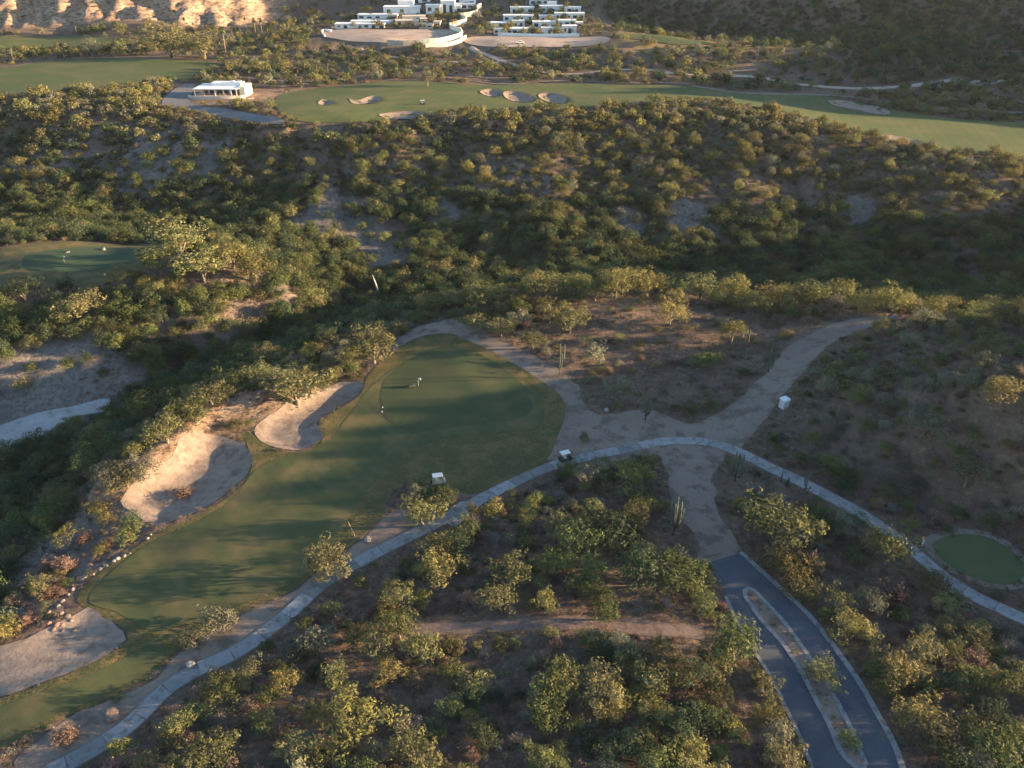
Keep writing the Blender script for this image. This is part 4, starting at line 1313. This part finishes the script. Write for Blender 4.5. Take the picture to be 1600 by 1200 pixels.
HAND = [
 (1208,852,108,'tree','olive',1.0,'large round olive tree beside the end of the lower dirt track'),
 (1235,905,72,'tree','gold',.9,'yellow-lit tree in front of the large round olive tree'),
 (1262,892,56,'dry','dry',1.2,'bare twiggy tree below the flat shelter roof'),
 (1381,882,78,'tree','olive',1.15,'tall brownish olive tree between concrete path and oval tee'),
 (1281,1062,56,'tree','olive',.85,'round brownish tree in the planted median'),
 (1325,1168,36,'tree','green',1.1,'small green tree at the wide end of the planted median'),
 (1145,1032,86,'tree','green',1.2,'tall bright green tree leaning over the divided road kerb'),
 (1110,1050,66,'tree','olive',.8,'dull olive tree beside the tall bright green one'),
 (1322,988,56,'tree','gold',1.0,'bright yellow-green tree on the slope outside the road kerb'),
 (1352,996,40,'shrub','olive',.9,None),(1440,1030,64,'tree','olive',.9,None),(1472,985,46,'shrub','olive',1.0,None),(1452,918,52,'tree','gold',.9,'yellow-green tree on the path edge below the oval tee'),
 (1524,1078,62,'tree','green',1.0,None),(1582,1090,72,'tree','green',1.0,None),(1520,1158,62,'tree','olive',1.0,None),(1552,1192,72,'tree','green',1.0,None),(1435,1130,72,'tree','gold',.95,None),(1462,1172,74,'tree','olive',1.0,None),
 (1382,1086,48,'shrub','gold',1.0,None),(1395,945,64,'dry','dry',1.1,'pinkish leafless bush between road and tall olive tree'),(1315,925,42,'dry','grey',1.0,None),(1252,935,62,'shrub','olive',1.0,None),
 (1205,1124,50,'tree','gold',.9,'yellow-green tree overhanging the outer road kerb'),(1045,1066,66,'tree','gold',1.0,'yellow-green tree alone below the faint track'),(880,1082,68,'tree','gold',1.0,None),(940,1098,76,'tree','olive',1.0,None),(966,1106,56,'tree','gold',.8,None),
 (1005,1172,38,'tree','gold',1.2,None),(1070,1190,62,'tree','gold',.9,None),(852,952,36,'tree','gold',1.2,'orange-yellow slender tree above the faint track'),(945,968,48,'tree','green',1.0,None),(1088,932,36,'shrub','gold',1.0,None),
 (800,905,66,'tree','olive',.9,None),(780,950,66,'tree','olive',.9,None),(690,905,66,'tree','gold',.9,None),(515,902,80,'tree','olive',.9,'lone pale olive tree between fairway and cart path'),
 (344,982,62,'shrub','pale',1.0,'pale round bush at the fairway edge, larger of two'),(302,1010,46,'shrub','pale',1.0,'pale round bush at the fairway edge, smaller of two'),
 (104,1152,46,'dry','dry',.7,'dark low bush on dirt between turf and path'),(184,1092,20,'shrub','dark',1.0,'small dark green bush at the turf edge above the path'),
 (190,1178,40,'shrub','gold',1.1,'yellow bush standing against the cart path'),(346,1095,66,'tree','green',.9,None),(448,1080,46,'tree','gold',1.1,'orange-yellow bushy tree near a bend of the cart path'),(418,1092,42,'shrub','green',.9,None),
 (625,1000,54,'tree','green',1.5,'tall bright green tree in the middle of the scrub'),(592,1020,60,'tree','olive',1.0,None),(610,1062,50,'tree','gold',1.0,None),(560,1145,104,'tree','gold',.8,'broad bright yellow tree crown low in the scrub'),
 (650,1192,82,'tree','olive',.9,None),(490,1162,42,'shrub','pale',1.0,None),(500,1012,62,'shrub','pale',1.0,None),
 (660,822,66,'tree','olive',1.0,'brownish round tree on the dirt beside the concrete apron'),(696,787,40,'tree','green',.8,'dark green bush right beside the white-roofed golf cart'),
 (985,760,58,'tree','gold',1.1,'bright yellow-green tree inside the bend of the path'),(1005,798,50,'tree','gold',.8,None),(905,862,70,'tree','green',.9,None),(870,835,60,'shrub','olive',.9,None),(960,855,84,'tree','dark',.9,None),(1000,905,80,'tree','dark',.9,None),(1060,915,80,'tree','green',.8,None),(925,905,60,'tree','green',.9,None),(1098,905,50,'shrub','dark',.9,None),
 (465,632,98,'tree','olive',.8,'wide spreading tree with pale trunk at the kidney bunker'),(585,568,78,'tree','olive',1.0,'olive tree on the rim at the narrow tip of the turf'),(308,660,60,'tree','olive',.9,None),(262,692,72,'tree','olive',.9,None),(226,748,56,'tree','pale',.9,None),(200,762,56,'tree','olive',.9,None),(170,752,52,'tree','pale',.9,None),(150,712,60,'tree','olive',.9,None),
 (282,662,54,'tree','gold',.9,None),(240,655,66,'tree','green',.9,None),(332,632,56,'tree','olive',.8,None),(366,612,56,'tree','green',.8,None),(405,600,60,'tree','olive',.8,None),(365,668,30,'shrub','olive',.7,'low olive bush on the sand lip between two bunkers'),
 (288,774,36,'dry','dry',.7,'round brown bush growing in the sand of the upper bunker'),
 (1142,535,40,'tree','gold',1.2,'upright golden tree at the upper dirt track'),(1046,508,50,'tree','gold',1.0,'leaning yellow-green tree below the lit dirt rise'),(890,520,52,'tree','olive',1.0,'brownish tree at the edge of the lit dirt rise'),(832,545,42,'tree','olive',.9,None),(782,525,44,'tree','olive',.9,None),(742,512,44,'shrub','olive',.9,None),
 (930,565,50,'shrub','pale',1.0,None),(966,622,56,'shrub','pale',1.0,'pale round bush on bare ground above the path junction'),(1108,572,48,'shrub','green',.8,None),(1410,592,30,'shrub','green',.9,None),(1442,680,56,'tree','pale',.9,None),(1506,760,54,'tree','pale',1.6,'tall pale tree on a long trunk below the mound'),(1562,632,64,'tree','gold',.9,None),
 (912,690,22,'shrub','green',1.3,'upright dark green bush at the path edge near the dark cart'),(995,718,18,'shrub','dark',.9,'small dark round bush at the path edge'),(1558,934,22,'shrub','dark',.8,'clipped dark bush between path and oval tee'),(205,840,46,'shrub','green',.9,None),(150,800,40,'shrub','olive',.8,None),
 (285,405,80,'tree','olive',1.1,None),(320,440,70,'tree','olive',1.0,None),(250,430,60,'tree','green',1.0,None),(400,440,60,'tree','gold',1.0,None),(365,420,60,'tree','gold',.9,None),(190,445,44,'tree','olive',.9,None),(40,470,56,'tree','dark',.9,None),(130,500,70,'tree','olive',.8,None),
 (668,136,26,'tree','pale',1.4,'lone tree with bare trunk on the far sunlit turf'),(270,90,70,'tree','olive',.9,None),(320,92,60,'tree','olive',.9,None),(145,90,36,'tree','pale',1.0,None),
]
for h in HAND:
    put(h[0], h[1], h[2] * (1.12 if h[3] == 'tree' else 1.05), *h[3:])
for k in range(34):      # trees standing along the rim behind the bare ground
    t_ = k / 33
    a = 660 + 1010 * t_
    b = np.interp(a, [650, 760, 900, 1050, 1200, 1400, 1600, 1700], [500, 480, 462, 470, 482, 488, 512, 520]) + random.uniform(-10, 8)
    put(a + random.uniform(-9, 9), b, random.uniform(42, 66), 'tree', random.choice(['olive', 'gold', 'green', 'gold']), random.uniform(.85, 1.1))

n_hand = len(plants)

def feature_dist(x, y):
    d = np.full(np.shape(x), 99.0)
    for k in SOFT + ['bunker_a', 'bunker_b', 'median']:
        pl = A[k]
        sel = (x > pl[:, 0].min() - 6) & (x < pl[:, 0].max() + 6) & (y > pl[:, 1].min() - 6) & (y < pl[:, 1].max() + 6)
        if sel.any():
            dd = dist(x[sel], y[sel], pl)
            dd = np.where(inside(x[sel], y[sel], pl), -1, dd)
            d[sel] = np.minimum(d[sel], dd)
    for l, w in list(TR.values()) + scrub_tracks:
        sel = (x > l[:, 0].min() - 6) & (x < l[:, 0].max() + 6) & (y > l[:, 1].min() - 6) & (y < l[:, 1].max() + 6)
        if sel.any():
            d[sel] = np.minimum(d[sel], dist(x[sel], y[sel], l, False) - w / 2)
    return d

MOUND = [(1210,640),(1260,590),(1330,535),(1400,512),(1700,560),(1700,830),(1500,800),(1360,760),(1250,700)]
BARE = [(760,545),(860,500),(900,470),(1060,478),(1180,500),(1280,500),(1180,600),(1080,655),(930,650),(880,590)]
SCRUBBARE = [(650,1040),(760,1030),(860,1000),(1000,1010),(1100,1040),(1000,1040),(860,1060),(720,1100),(700,1200),(640,1200)]

def scatter_zone(x0, x1, y0, y1, sp):
    xs, ys = np.meshgrid(np.arange(x0, x1, sp), np.arange(y0, y1, sp))
    xs = xs + rng.uniform(-.48, .48, xs.shape) * sp
    ys = ys + rng.uniform(-.48, .48, ys.shape) * sp
    return xs.ravel(), ys.ravel()

def add_zone(x0, x1, y0, y1, sp, fn, margin=1.0):
    x, y = scatter_zone(x0, x1, y0, y1, sp)
    z = height(x, y)
    px, py, w = project(x, y, z)
    fd = feature_dist(x, y)
    sl = height(x, y, gsl)
    keep = (fd > margin) & (px > -620) & (px < 2250) & (py < 1480) & (y > 40)
    for i in np.nonzero(keep)[0]:
        q = fn(x[i], y[i], z[i], px[i], py[i], fd[i], sl[i])
        if q:
            plants.append([x[i], y[i], min(q[0], max(.5, fd[i] * .95)), q[1], q[2], q[3], None])

keep_ = []
for a_, b_, r_ in ((1224,640,3.2),(1224,655,2.4),(686,750,1.5),(884,718,3),(884,730,2),(654,604,2),(1440,854,2),(1440,862,2),(1200,582,2),(874,588,2),(1008,660,3),(1052,838,3),(1052,850,2.4),(1148,755,3),(1148,765,2.4),(1258,766,2),(1225,758,2),(574,848,2),(298,1042,2),(948,645,2),(1398,498,2),(555,840,1.5),(175,1123,2.5),(90,975,4),(1500,880,5),(1540,880,5),(1580,900,5),(1500,915,2.5),(1540,925,2.5),(175,768,4),(205,748,4.5),(232,730,4.5),(255,715,4),(285,690,4),(360,645,4),(400,632,4),(996,915,2.5),(996,925,2.5)):
    keep_.append((*at(a_, b_), r_ / .75))
hand_xy = np.array([(p[0], p[1], p[2]) for p in plants] + keep_)
def clear(x, y, f=.75):
    return ((hand_xy[:, 0] - x) ** 2 + (hand_xy[:, 1] - y) ** 2 > (hand_xy[:, 2] * f + .6) ** 2).all()

IN = lambda poly, px, py: bool(inside(np.array([px]), np.array([py]), poly)[0])
U = random.uniform
def f_front(x, y, z, px, py, fd, sl):
    if not clear(x, y) or y > 236 or z < -4:
        return None
    n = float(vnoise(np.array(x / 14), np.array(y / 14), 4))
    if IN(MOUND, px, py):
        if random.random() > .62: return None
        k = random.choice(['dry', 'dry', 'dry', 'shrub', 'shrub', 'shrub', 'tree'])
        return (U(.6, 1.6) if k != 'tree' else U(1.5, 2.6), U(.7, 1), k, random.choice(['dry', 'grey']) if k == 'dry' else random.choice(['pale', 'olive', 'green']))
    if IN(BARE, px, py):
        if random.random() > .24: return None
        k = random.choice(['dry', 'shrub', 'shrub'])
        return (U(.6, 1.6), U(.7, 1), k, random.choice(['dry', 'grey']) if k == 'dry' else random.choice(['pale', 'olive']))
    if px < 300 and scree(np.array(x), np.array(y)) > .5 and random.random() < .7:
        return None
    if x < -45 and y > 165:
        return (U(1.6, 3.0), U(.85, 1.2), random.choice(['tree', 'tree', 'shrub']), random.choice(['olive', 'gold', 'green', 'olive'])) if random.random() < .8 else None
    if py < 770 and px < 760:          # canyon bank below the turf
        if sl > .8: return None
        if random.random() > .75: return None
        return (U(1.3, 2.6), U(.8, 1.1), random.choice(['tree', 'shrub']), random.choice(['olive', 'pale', 'green']))
    if fd < 2.2 and random.random() > .3:
        return None
    dens = .84 if n > .42 else .55
    if IN(SCRUBBARE, px, py): dens = .3
    if random.random() > dens: return None
    r = random.random()
    if r < .50:
        return (.6 + 1.4 * random.random() ** 1.5, U(.6, 1.1), 'dry', random.choice(['dry', 'dry', 'grey']))
    if r < .76:
        return (.7 + 1.4 * random.random() ** 1.5, U(.75, 1.1), 'shrub', random.choice(['olive', 'pale', 'green', 'dark', 'gold']))
    return (1.4 + 1.9 * random.random() ** 1.5, U(.75, 1.2), 'tree', random.choice(['olive', 'green', 'gold', 'olive', 'dark', 'pale', 'green']))
add_zone(-130, 190, 42, 240, 1.9, f_front, .7)

def f_canyon(x, y, z, px, py, fd, sl):
    if z >= -4 or not clear(x, y, .6): return None
    if sl > .85 and random.random() < .6: return None
    if scree(np.array(x), np.array(y)) > .5 and random.random() < .8: return None
    r = random.random()
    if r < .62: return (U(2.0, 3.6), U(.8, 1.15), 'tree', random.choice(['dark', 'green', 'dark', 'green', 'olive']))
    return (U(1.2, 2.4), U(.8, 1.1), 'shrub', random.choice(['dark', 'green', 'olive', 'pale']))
add_zone(-360, 240, 44, 330, 3.1, f_canyon)

def f_hill(x, y, z, px, py, fd, sl):
    if z < -4 or not clear(x, y, .6): return None
    n = float(vnoise(np.array(x / 26), np.array(y / 26), 44))
    if sl > .95 and random.random() < .7: return None
    if scree(np.array(x), np.array(y)) > .5 and random.random() < .62: return None
    lowc = px < 700 and py > 200
    if random.random() > (.92 if n > .38 else .6): return None
    r = random.random()
    if r < .2: return (U(.9, 2.0), U(.7, 1), 'dry', random.choice(['dry', 'grey']))
    if r < .78: return (.75 + 2.0 * random.random() ** 1.7, U(.75, 1.1), 'shrub', random.choice(['pale', 'olive', 'olive', 'gold', 'dark'] if not lowc else ['green', 'olive', 'dark', 'pale']))
    return (1.6 + 2.0 * random.random() ** 1.5, U(.8, 1.2), 'tree', random.choice(['olive', 'gold', 'pale', 'gold'] if not lowc else ['green', 'dark', 'olive']))
add_zone(-440, 330, 236, 420, 2.6, f_hill)

def f_far(x, y, z, px, py, fd, sl):
    if x < -185 and y > 632:
        return (U(.8, 1.8), U(.7, 1), 'shrub', random.choice(['olive', 'pale'])) if random.random() < .16 else None
    n = float(vnoise(np.array(x / 40), np.array(y / 40), 46))
    pad = 480 < px < 960 and py < 76
    if pad and py > 58: return None
    dens = .8 if n > .42 else .5
    if y > 510 and y < 590 and 60 < x < 220 and z > 14: dens *= .55
    if pad: dens *= .6
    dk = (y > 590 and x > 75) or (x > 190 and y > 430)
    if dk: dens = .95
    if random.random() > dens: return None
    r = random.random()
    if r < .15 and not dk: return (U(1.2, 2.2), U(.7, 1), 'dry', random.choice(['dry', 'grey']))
    tn = random.choice(['dark', 'dark', 'green', 'dark'] if dk else ['olive', 'pale', 'green', 'dark', 'gold'])  # mostly dark tones on the far slope: its shade put into the leaves
    if r < .6: return (U(1.6, 3.0), U(.75, 1.1), 'shrub', tn)
    return (U(2.4, 4.0), U(.8, 1.1), 'tree', tn)
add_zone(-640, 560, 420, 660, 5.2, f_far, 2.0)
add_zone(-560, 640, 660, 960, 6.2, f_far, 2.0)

# ------------------------------------------------------------------ plants: single things for the ones that show, one mass of each kind for the rest
MARKS = [('the portable cabin', 1224, 640), ('the lit dirt rise', 960, 475), ('the tip of the green', 690, 505), ('the upper sand bunker', 290, 750), ('the kidney bunker', 480, 655), ('the low bunker', 60, 1020), ('the white-roofed cart', 686, 752),
 ('the dark golf cart', 884, 718), ('the track-island cactus', 1200, 580), ('the median nose', 1168, 920), ('the asphalt end', 1125, 870), ('the oval tee', 1530, 870), ('the pale marker post', 1440, 850), ('the path junction', 1060, 690), ('the biggest cactus', 1052, 836),
 ('the bend-side cactus', 1148, 750), ('the shelter roof', 1266, 840), ('the dirt track crest', 1390, 500), ('the mound top', 1560, 590), ('the mound foot', 1330, 700), ('the concrete apron', 725, 800), ('the leaning pole', 553, 835), ('the lone pale olive tree', 515, 900),
 ('the red rock heap', 92, 970), ('the sandy wash', 90, 660), ('the wash bank', 90, 590), ('the mesa green', 120, 405), ('the mesa foot', 120, 520), ('the stone row', 165, 885), ('the canyon bend', 440, 540), ('the canyon cliff', 600, 400), ('the faint track start', 650, 985), ('the faint track middle', 860, 975),
 ('the faint track end', 1090, 990), ('the tall bright green tree', 1145, 1030), ('the broad yellow crown', 560, 1145), ('the round median tree', 1281, 1060), ('the small median tree', 1325, 1170), ('the outer road kerb', 1240, 1135), ('the far road kerb', 1350, 1075), ('the path slab above the turf corner', 300, 1050), ('the path near the low bushes', 440, 970),
 ('the path by the grey boulder', 580, 868), ('the path beside the apron', 785, 763), ('the path curve', 1250, 753), ('the path below the tee', 1580, 958), ('the tall olive tree', 1381, 880), ('the large round tree', 1208, 850), ('the yellow bend tree', 985, 760), ('the tall green scrub tree', 625, 1000), ('the clubhouse', 343, 150), ('the clubhouse drive', 275, 155), ('the far bunkers', 800, 150), ('the ridge crest', 1080, 160), ('the far fairway edge', 1420, 235),
 ('the dark slope foot', 800, 430), ('the gully mouth', 1240, 440), ('the scree face', 500, 330), ('the dark grove edge', 1400, 440), ('the scrub hollow', 760, 1100), ('the scrub clearing', 930, 1020), ('the scrub bottom', 1000, 1150), ('the orange-yellow bush', 448, 1075), ('the roadside slope', 1450, 1050), ('the lower roadside trees', 1500, 1150)]
MK = [(n, *at(a, b)) for n, a, b in MARKS]
arr = np.array([(p[0], p[1], p[2]) for p in plants])
pz = height(arr[:, 0], arr[:, 1])
ppx, ppy, pw = project(arr[:, 0], arr[:, 1], pz + arr[:, 2])
show = arr[:, 2] / pw * (((ppx > -10) & (ppx < 1610) & (ppy > -5) & (ppy < 1215)).astype(float))
for i, p in enumerate(plants):
    if p[6]: show[i] += 1
# hidden by the ground?
for i in np.argsort(-show)[:2600]:
    tt = np.linspace(.5, .985, 60)
    zz = CAM_H + (pz[i] + arr[i, 2] * 1.3 - CAM_H) * tt
    if (height(arr[i, 0] * tt, arr[i, 1] * tt) > zz).any():
        show[i] *= .1
single = set()
for kd in ('tree', 'shrub', 'dry'):
    ids = [i for i in np.argsort(-show) if plants[i][4] == kd and show[i] > .003][:290]
    single.update(int(i) for i in ids)
WORDS = {'tree': 'tree', 'shrub': 'shrub', 'dry': 'leafless bush'}
TW = {'green': 'mid green', 'olive': 'olive', 'gold': 'yellow-green', 'pale': 'grey-green', 'dark': 'dark green', 'dry': 'brown', 'grey': 'grey'}
ORD = ['first', 'second', 'third', 'fourth', 'fifth', 'sixth', 'seventh', 'eighth', 'ninth', 'tenth', 'eleventh', 'twelfth', 'thirteenth', 'fourteenth', 'fifteenth', 'sixteenth', 'seventeenth', 'eighteenth', 'nineteenth', 'twentieth']
buck = {}
for i in single:
    p = plants[i]
    if p[6]:
        continue
    d = [math.hypot(m[1] - p[0], m[2] - p[1]) for m in MK]
    k = int(np.argmin(d))
    dx, dy = p[0] - MK[k][1], p[1] - MK[k][2]
    side = ('beyond' if dy > 0 else 'this side of') if abs(dy) > abs(dx) else ('sunward of' if dx > 0 else 'on shadow side of')
    size = 'small' if p[2] < 1.4 else 'large' if p[2] > 2.5 else 'medium'
    buck.setdefault((size, p[5], p[4], side, MK[k][0]), []).append((d[k], i))
LAB = {}
for (size, tone, kd, side, mk), l in buck.items():
    l.sort()
    for n, (_, i) in enumerate(l):
        LAB[i] = f'{size} {TW[tone]} {WORDS[kd]} {side} {mk}' + (f', {ORD[min(n, 19)]} out' if len(l) > 1 else '')
handset = set(range(n_hand))
GRP = {'tree': 'mesquite trees of the desert scrub', 'shrub': 'leafy shrubs of the desert scrub', 'dry': 'leafless bushes of the desert scrub'}
rest = {'tree': [], 'shrub': [], 'dry': []}
for i, p in enumerate(plants):
    x, y, r, hf, kd, tone, lab = p
    z = float(pz[i])
    if i not in single:
        rest[kd].append((x, y, z, r, hf, tone))
        continue
    lb = lab or LAB[i]
    rz = U(0, 6.28)
    if kd == 'tree':
        o = empty('mesquite_tree', (x, y, z - .05), rz)
        o.scale = (r, r * U(.88, 1.1), r * hf)
        tag(o, lb, 'tree', GRP[kd])
        k = random.randrange(2) if lab or i in handset else random.randrange(3)
        c = link('crown', CROWN[tone][k], o)
        link('trunk', TRUNK[k], o)
    elif kd == 'shrub':
        o = link('desert_shrub', random.choice(SHRUB[tone]), None, (x, y, z - .05))
        o.scale = (r, r * U(.88, 1.1), r * hf)
        o.rotation_euler = (0, 0, rz)
        tag(o, lb, 'shrub', GRP[kd])
    else:
        o = link('dry_bush', random.choice(DRY[3:] if tone == 'grey' else DRY[:3]), None, (x, y, z - .05))
        o.scale = (r, r, r * hf)
        o.rotation_euler = (0, 0, rz)
        tag(o, lb, 'bush', GRP[kd])

def mass(name, label, pos, scl, rz, ix, protos, cat=None):
    coll = bpy.data.collections.new(name + '_source')
    for k, me in enumerate(protos):
        q = bpy.data.objects.new(f'{name}_source_{k:02d}', me)
        coll.objects.link(q)
    me = bpy.data.meshes.new(name)
    me.vertices.add(len(pos))
    me.vertices.foreach_set('co', np.asarray(pos, np.float32).ravel())
    me.update()
    a = me.attributes.new('scl', 'FLOAT_VECTOR', 'POINT'); a.data.foreach_set('vector', np.asarray(scl, np.float32).ravel())
    a = me.attributes.new('rot', 'FLOAT', 'POINT'); a.data.foreach_set('value', np.asarray(rz, np.float32))
    a = me.attributes.new('pick', 'INT', 'POINT'); a.data.foreach_set('value', np.asarray(ix, np.int32))
    o = link(name, me)
    o['kind'] = 'stuff'
    o['label'] = label
    g = bpy.data.node_groups.new(name + '_spread', 'GeometryNodeTree')
    g.interface.new_socket('Geometry', in_out='INPUT', socket_type='NodeSocketGeometry')
    g.interface.new_socket('Geometry', in_out='OUTPUT', socket_type='NodeSocketGeometry')
    gi, goo = g.nodes.new('NodeGroupInput'), g.nodes.new('NodeGroupOutput')
    inst = g.nodes.new('GeometryNodeInstanceOnPoints')
    ci = g.nodes.new('GeometryNodeCollectionInfo')
    ci.inputs['Collection'].default_value = coll
    ci.inputs['Separate Children'].default_value = True
    ci.inputs['Reset Children'].default_value = True
    def attr(n, t):
        q = g.nodes.new('GeometryNodeInputNamedAttribute')
        q.data_type = t
        q.inputs['Name'].default_value = n
        return next(s_ for s_ in q.outputs if s_.name == 'Attribute' and s_.enabled)
    cx = g.nodes.new('ShaderNodeCombineXYZ')
    g.links.new(attr('rot', 'FLOAT'), cx.inputs['Z'])
    e2 = g.nodes.new('FunctionNodeEulerToRotation')
    g.links.new(cx.outputs[0], e2.inputs[0])
    g.links.new(gi.outputs[0], inst.inputs['Points'])
    g.links.new(ci.outputs[0], inst.inputs['Instance'])
    inst.inputs['Pick Instance'].default_value = True
    g.links.new(attr('pick', 'INT'), inst.inputs['Instance Index'])
    g.links.new(e2.outputs[0], inst.inputs['Rotation'])
    g.links.new(attr('scl', 'FLOAT_VECTOR'), inst.inputs['Scale'])
    g.links.new(inst.outputs[0], goo.inputs[0])
    md = o.modifiers.new('spread', 'NODES')
    md.node_group = g
    return o

tones = list(TONES)
for kd, nm, lb in (('tree', 'tree_cover', 'distant desert trees covering the hills and canyon'), ('shrub', 'shrub_cover', 'distant shrubs covering the hills'), ('dry', 'dry_brush_cover', 'distant dry brush on the hills')):
    l = rest[kd]
    if not l:
        continue
    pos = [(q[0], q[1], q[2] - .05) for q in l]
    if kd == 'dry':
        pr = DRY
        ix = [random.choice((3, 4)) if q[5] == 'grey' else random.choice((0, 1, 2)) for q in l]
        scl = [(q[3], q[3], q[3] * q[4]) for q in l]
    else:
        near_ = kd == 'tree'
        pr = [m_ for t_ in tones for m_ in LOWSHRUB[t_]] + [m_ for t_ in tones for m_ in SHRUB[t_]]
        ix = []
        for q in l:
            ti = tones.index(q[5])
            ix.append(2 * len(tones) + 3 * ti + random.randrange(3) if q[1] < 330 else 2 * ti + random.randrange(2))
        hh = 1.25 if kd == 'tree' else 1.0
        scl = [(q[3], q[3] * U(.85, 1.1), q[3] * q[4] * hh) for q in l]
    mass(nm, lb, pos, scl, [U(0, 6.28) for _ in l], ix, pr)

# dry grass, litter and low clumps over the bare ground
def ground_cover():
    pos, scl, rot, ix = [], [], [], []
    for x0, x1, y0, y1, sp, s0, s1 in ((-95, 150, 44, 140, .78, .3, .95), (-110, 170, 140, 236, 1.3, .4, 1.1), (-230, 230, 236, 400, 2.3, .7, 1.6)):
        x, y = scatter_zone(x0, x1, y0, y1, sp)
        z = height(x, y)
        px, py, w = project(x, y, z)
        fd = feature_dist(x, y)
        n = vnoise(x / 7, y / 7, 91)
        k = (fd > .12) & (px > -60) & (px < 1660) & (py < 1240) & (rng.uniform(0, 1, len(x)) < .3 + .7 * n)
        for i in np.nonzero(k)[0]:
            s_ = U(s0, s1)
            pos.append((x[i], y[i], z[i] - .02)); scl.append((s_, s_, s_ * U(.5, .9))); rot.append(U(0, 6.28)); ix.append(random.choice((0, 1, 2, 3, 2, 3, 4, 5, 6, 7, 8, 9, 10, 7, 8, 9, 10)))
    return pos, scl, rot, ix
gc = ground_cover()
mass('dry_ground_cover', 'dry grass tufts and low brush over bare ground', *gc, TUFT + CLUMP + BRUSH)

def rough_cover():
    pos, scl, rot, ix = [], [], [], []
    x, y = scatter_zone(A['turf'][:, 0].min(), A['turf'][:, 0].max(), A['turf'][:, 1].min(), A['turf'][:, 1].max(), .62)
    k = inside(x, y, A['turf']) & ~inside(x, y, A['fairway']) & ~inside(x, y, A['lower'])
    x, y = x[k], y[k]
    z = height(x, y)
    for i in range(len(x)):
        s_ = U(.14, .34)
        pos.append((x[i], y[i], z[i] + .05)); scl.append((s_, s_, s_ * U(.3, .55))); rot.append(U(0, 6.28)); ix.append(random.choice((0, 0, 1)))
    return pos, scl, rot, ix
RGH = [foliage_mesh('grass_tuft', 690 + i, M['leaf_' + t_], 6, 9, .2, -.1, .8, (.3, .5)) for i, t_ in enumerate(('olive', 'gold'))]
mass('rough_grass', 'longer olive grass around the mown fairway', *rough_cover(), RGH)

# planted median and verge: rows of small clumps
vp = []
for i, t_ in enumerate(np.linspace(.05, .97, 26)):
    a = np.interp(t_, [0, 1], [0, 1])
    cx_ = np.interp(t_, [0, .25, .5, .75, 1], [1170, 1212, 1258, 1298, 1338])
    cy_ = np.interp(t_, [0, .25, .5, .75, 1], [925, 978, 1040, 1108, 1185])
    for q in range(2):
        x, y = at(cx_ + U(-13, 13) * min(1, t_ * 4 + .2), cy_ + U(-6, 6))
        if inside(np.array([x]), np.array([y]), A['median'])[0] and dist(np.array([x]), np.array([y]), A['median'])[0] > .5:
            vp.append((x, y, 'median'))
for t_ in np.linspace(.12, .95, 34):
    k = int(t_ * (len(kerb_r) - 1))
    for q in range(2):
        vp.append((kerb_r[k][0] + U(.9, 3.0), kerb_r[k][1] + U(.2, 1.2), 'verge'))
TENS = ['', '', 'twenty', 'thirty', 'forty', 'fifty', 'sixty', 'seventy']
def ordw(n):
    if n < 20: return ORD[n]
    n += 1
    return TENS[n // 10] + ('-' + ORD[n % 10 - 1] if n % 10 else 'ieth')
cnt = {'median': 0, 'verge': 0}
for n, (x, y, wh) in enumerate(vp):
    o = link('planted_clump', CLUMP[random.choice((0, 2))], None, (x, y, hz(x, y) + (.16 if wh == 'median' else 0)))
    s_ = U(.24, .42)
    o.scale = (s_, s_, s_)
    o.rotation_euler = (0, 0, U(0, 6))
    grp = 'small planted clumps in the road median' if wh == 'median' else 'small planted clumps along the outer road verge'
    w_ = ordw(cnt[wh])
    cnt[wh] += 1
    tag(o, f'small dark clump in the gravel road median, {w_} from its rounded nose' if wh == 'median' else f'small dark clump on the verge outside the road kerb, {w_} from the asphalt end', 'plant', grp)

# pale dead tree in the canyon
x, y = at(590, 468)
o = empty('dead_tree', (x, y, hz(x, y)))
tag(o, 'bleached forked dead trunk standing in the dark canyon trees', 'dead tree')
MB().tube([(.9, 0, -.5), (.4, 0, 3.0), (-.2, .1, 5.5), (-.9, 0, 8.5)], [.4, .38, .28, .08], 7).build('trunk', M['deadwood'], o, smooth_=True)
MB().tube([(-.9, .1, -.5), (-.6, .1, 2.0), (.2, .1, 3.6)], [.32, .28, .2], 7).build('fork', M['deadwood'], o, smooth_=True)

print('plants', len(plants), 'single', len(single), 'cover', len(gc[0]))

hb = MB().box(-1490, 1490, -390, 1690, -45, 230).build('haze', None)
hb.data.materials.clear()
hm = bpy.data.materials.new('haze_air')
hm.use_nodes = True
hn = hm.node_tree
hn.nodes.remove(hn.nodes['Principled BSDF'])
pv = hn.nodes.new('ShaderNodeVolumePrincipled')
pv.inputs['Color'].default_value = (.90, .93, 1.0, 1)
pv.inputs['Density'].default_value = .00002
pv.inputs['Anisotropy'].default_value = .2
hn.links.new(pv.outputs[0], hn.nodes['Material Output'].inputs['Volume'])
hb.data.materials.append(hm)
tag(hb, 'thin pale evening haze over the valley', None, None, 'stuff')
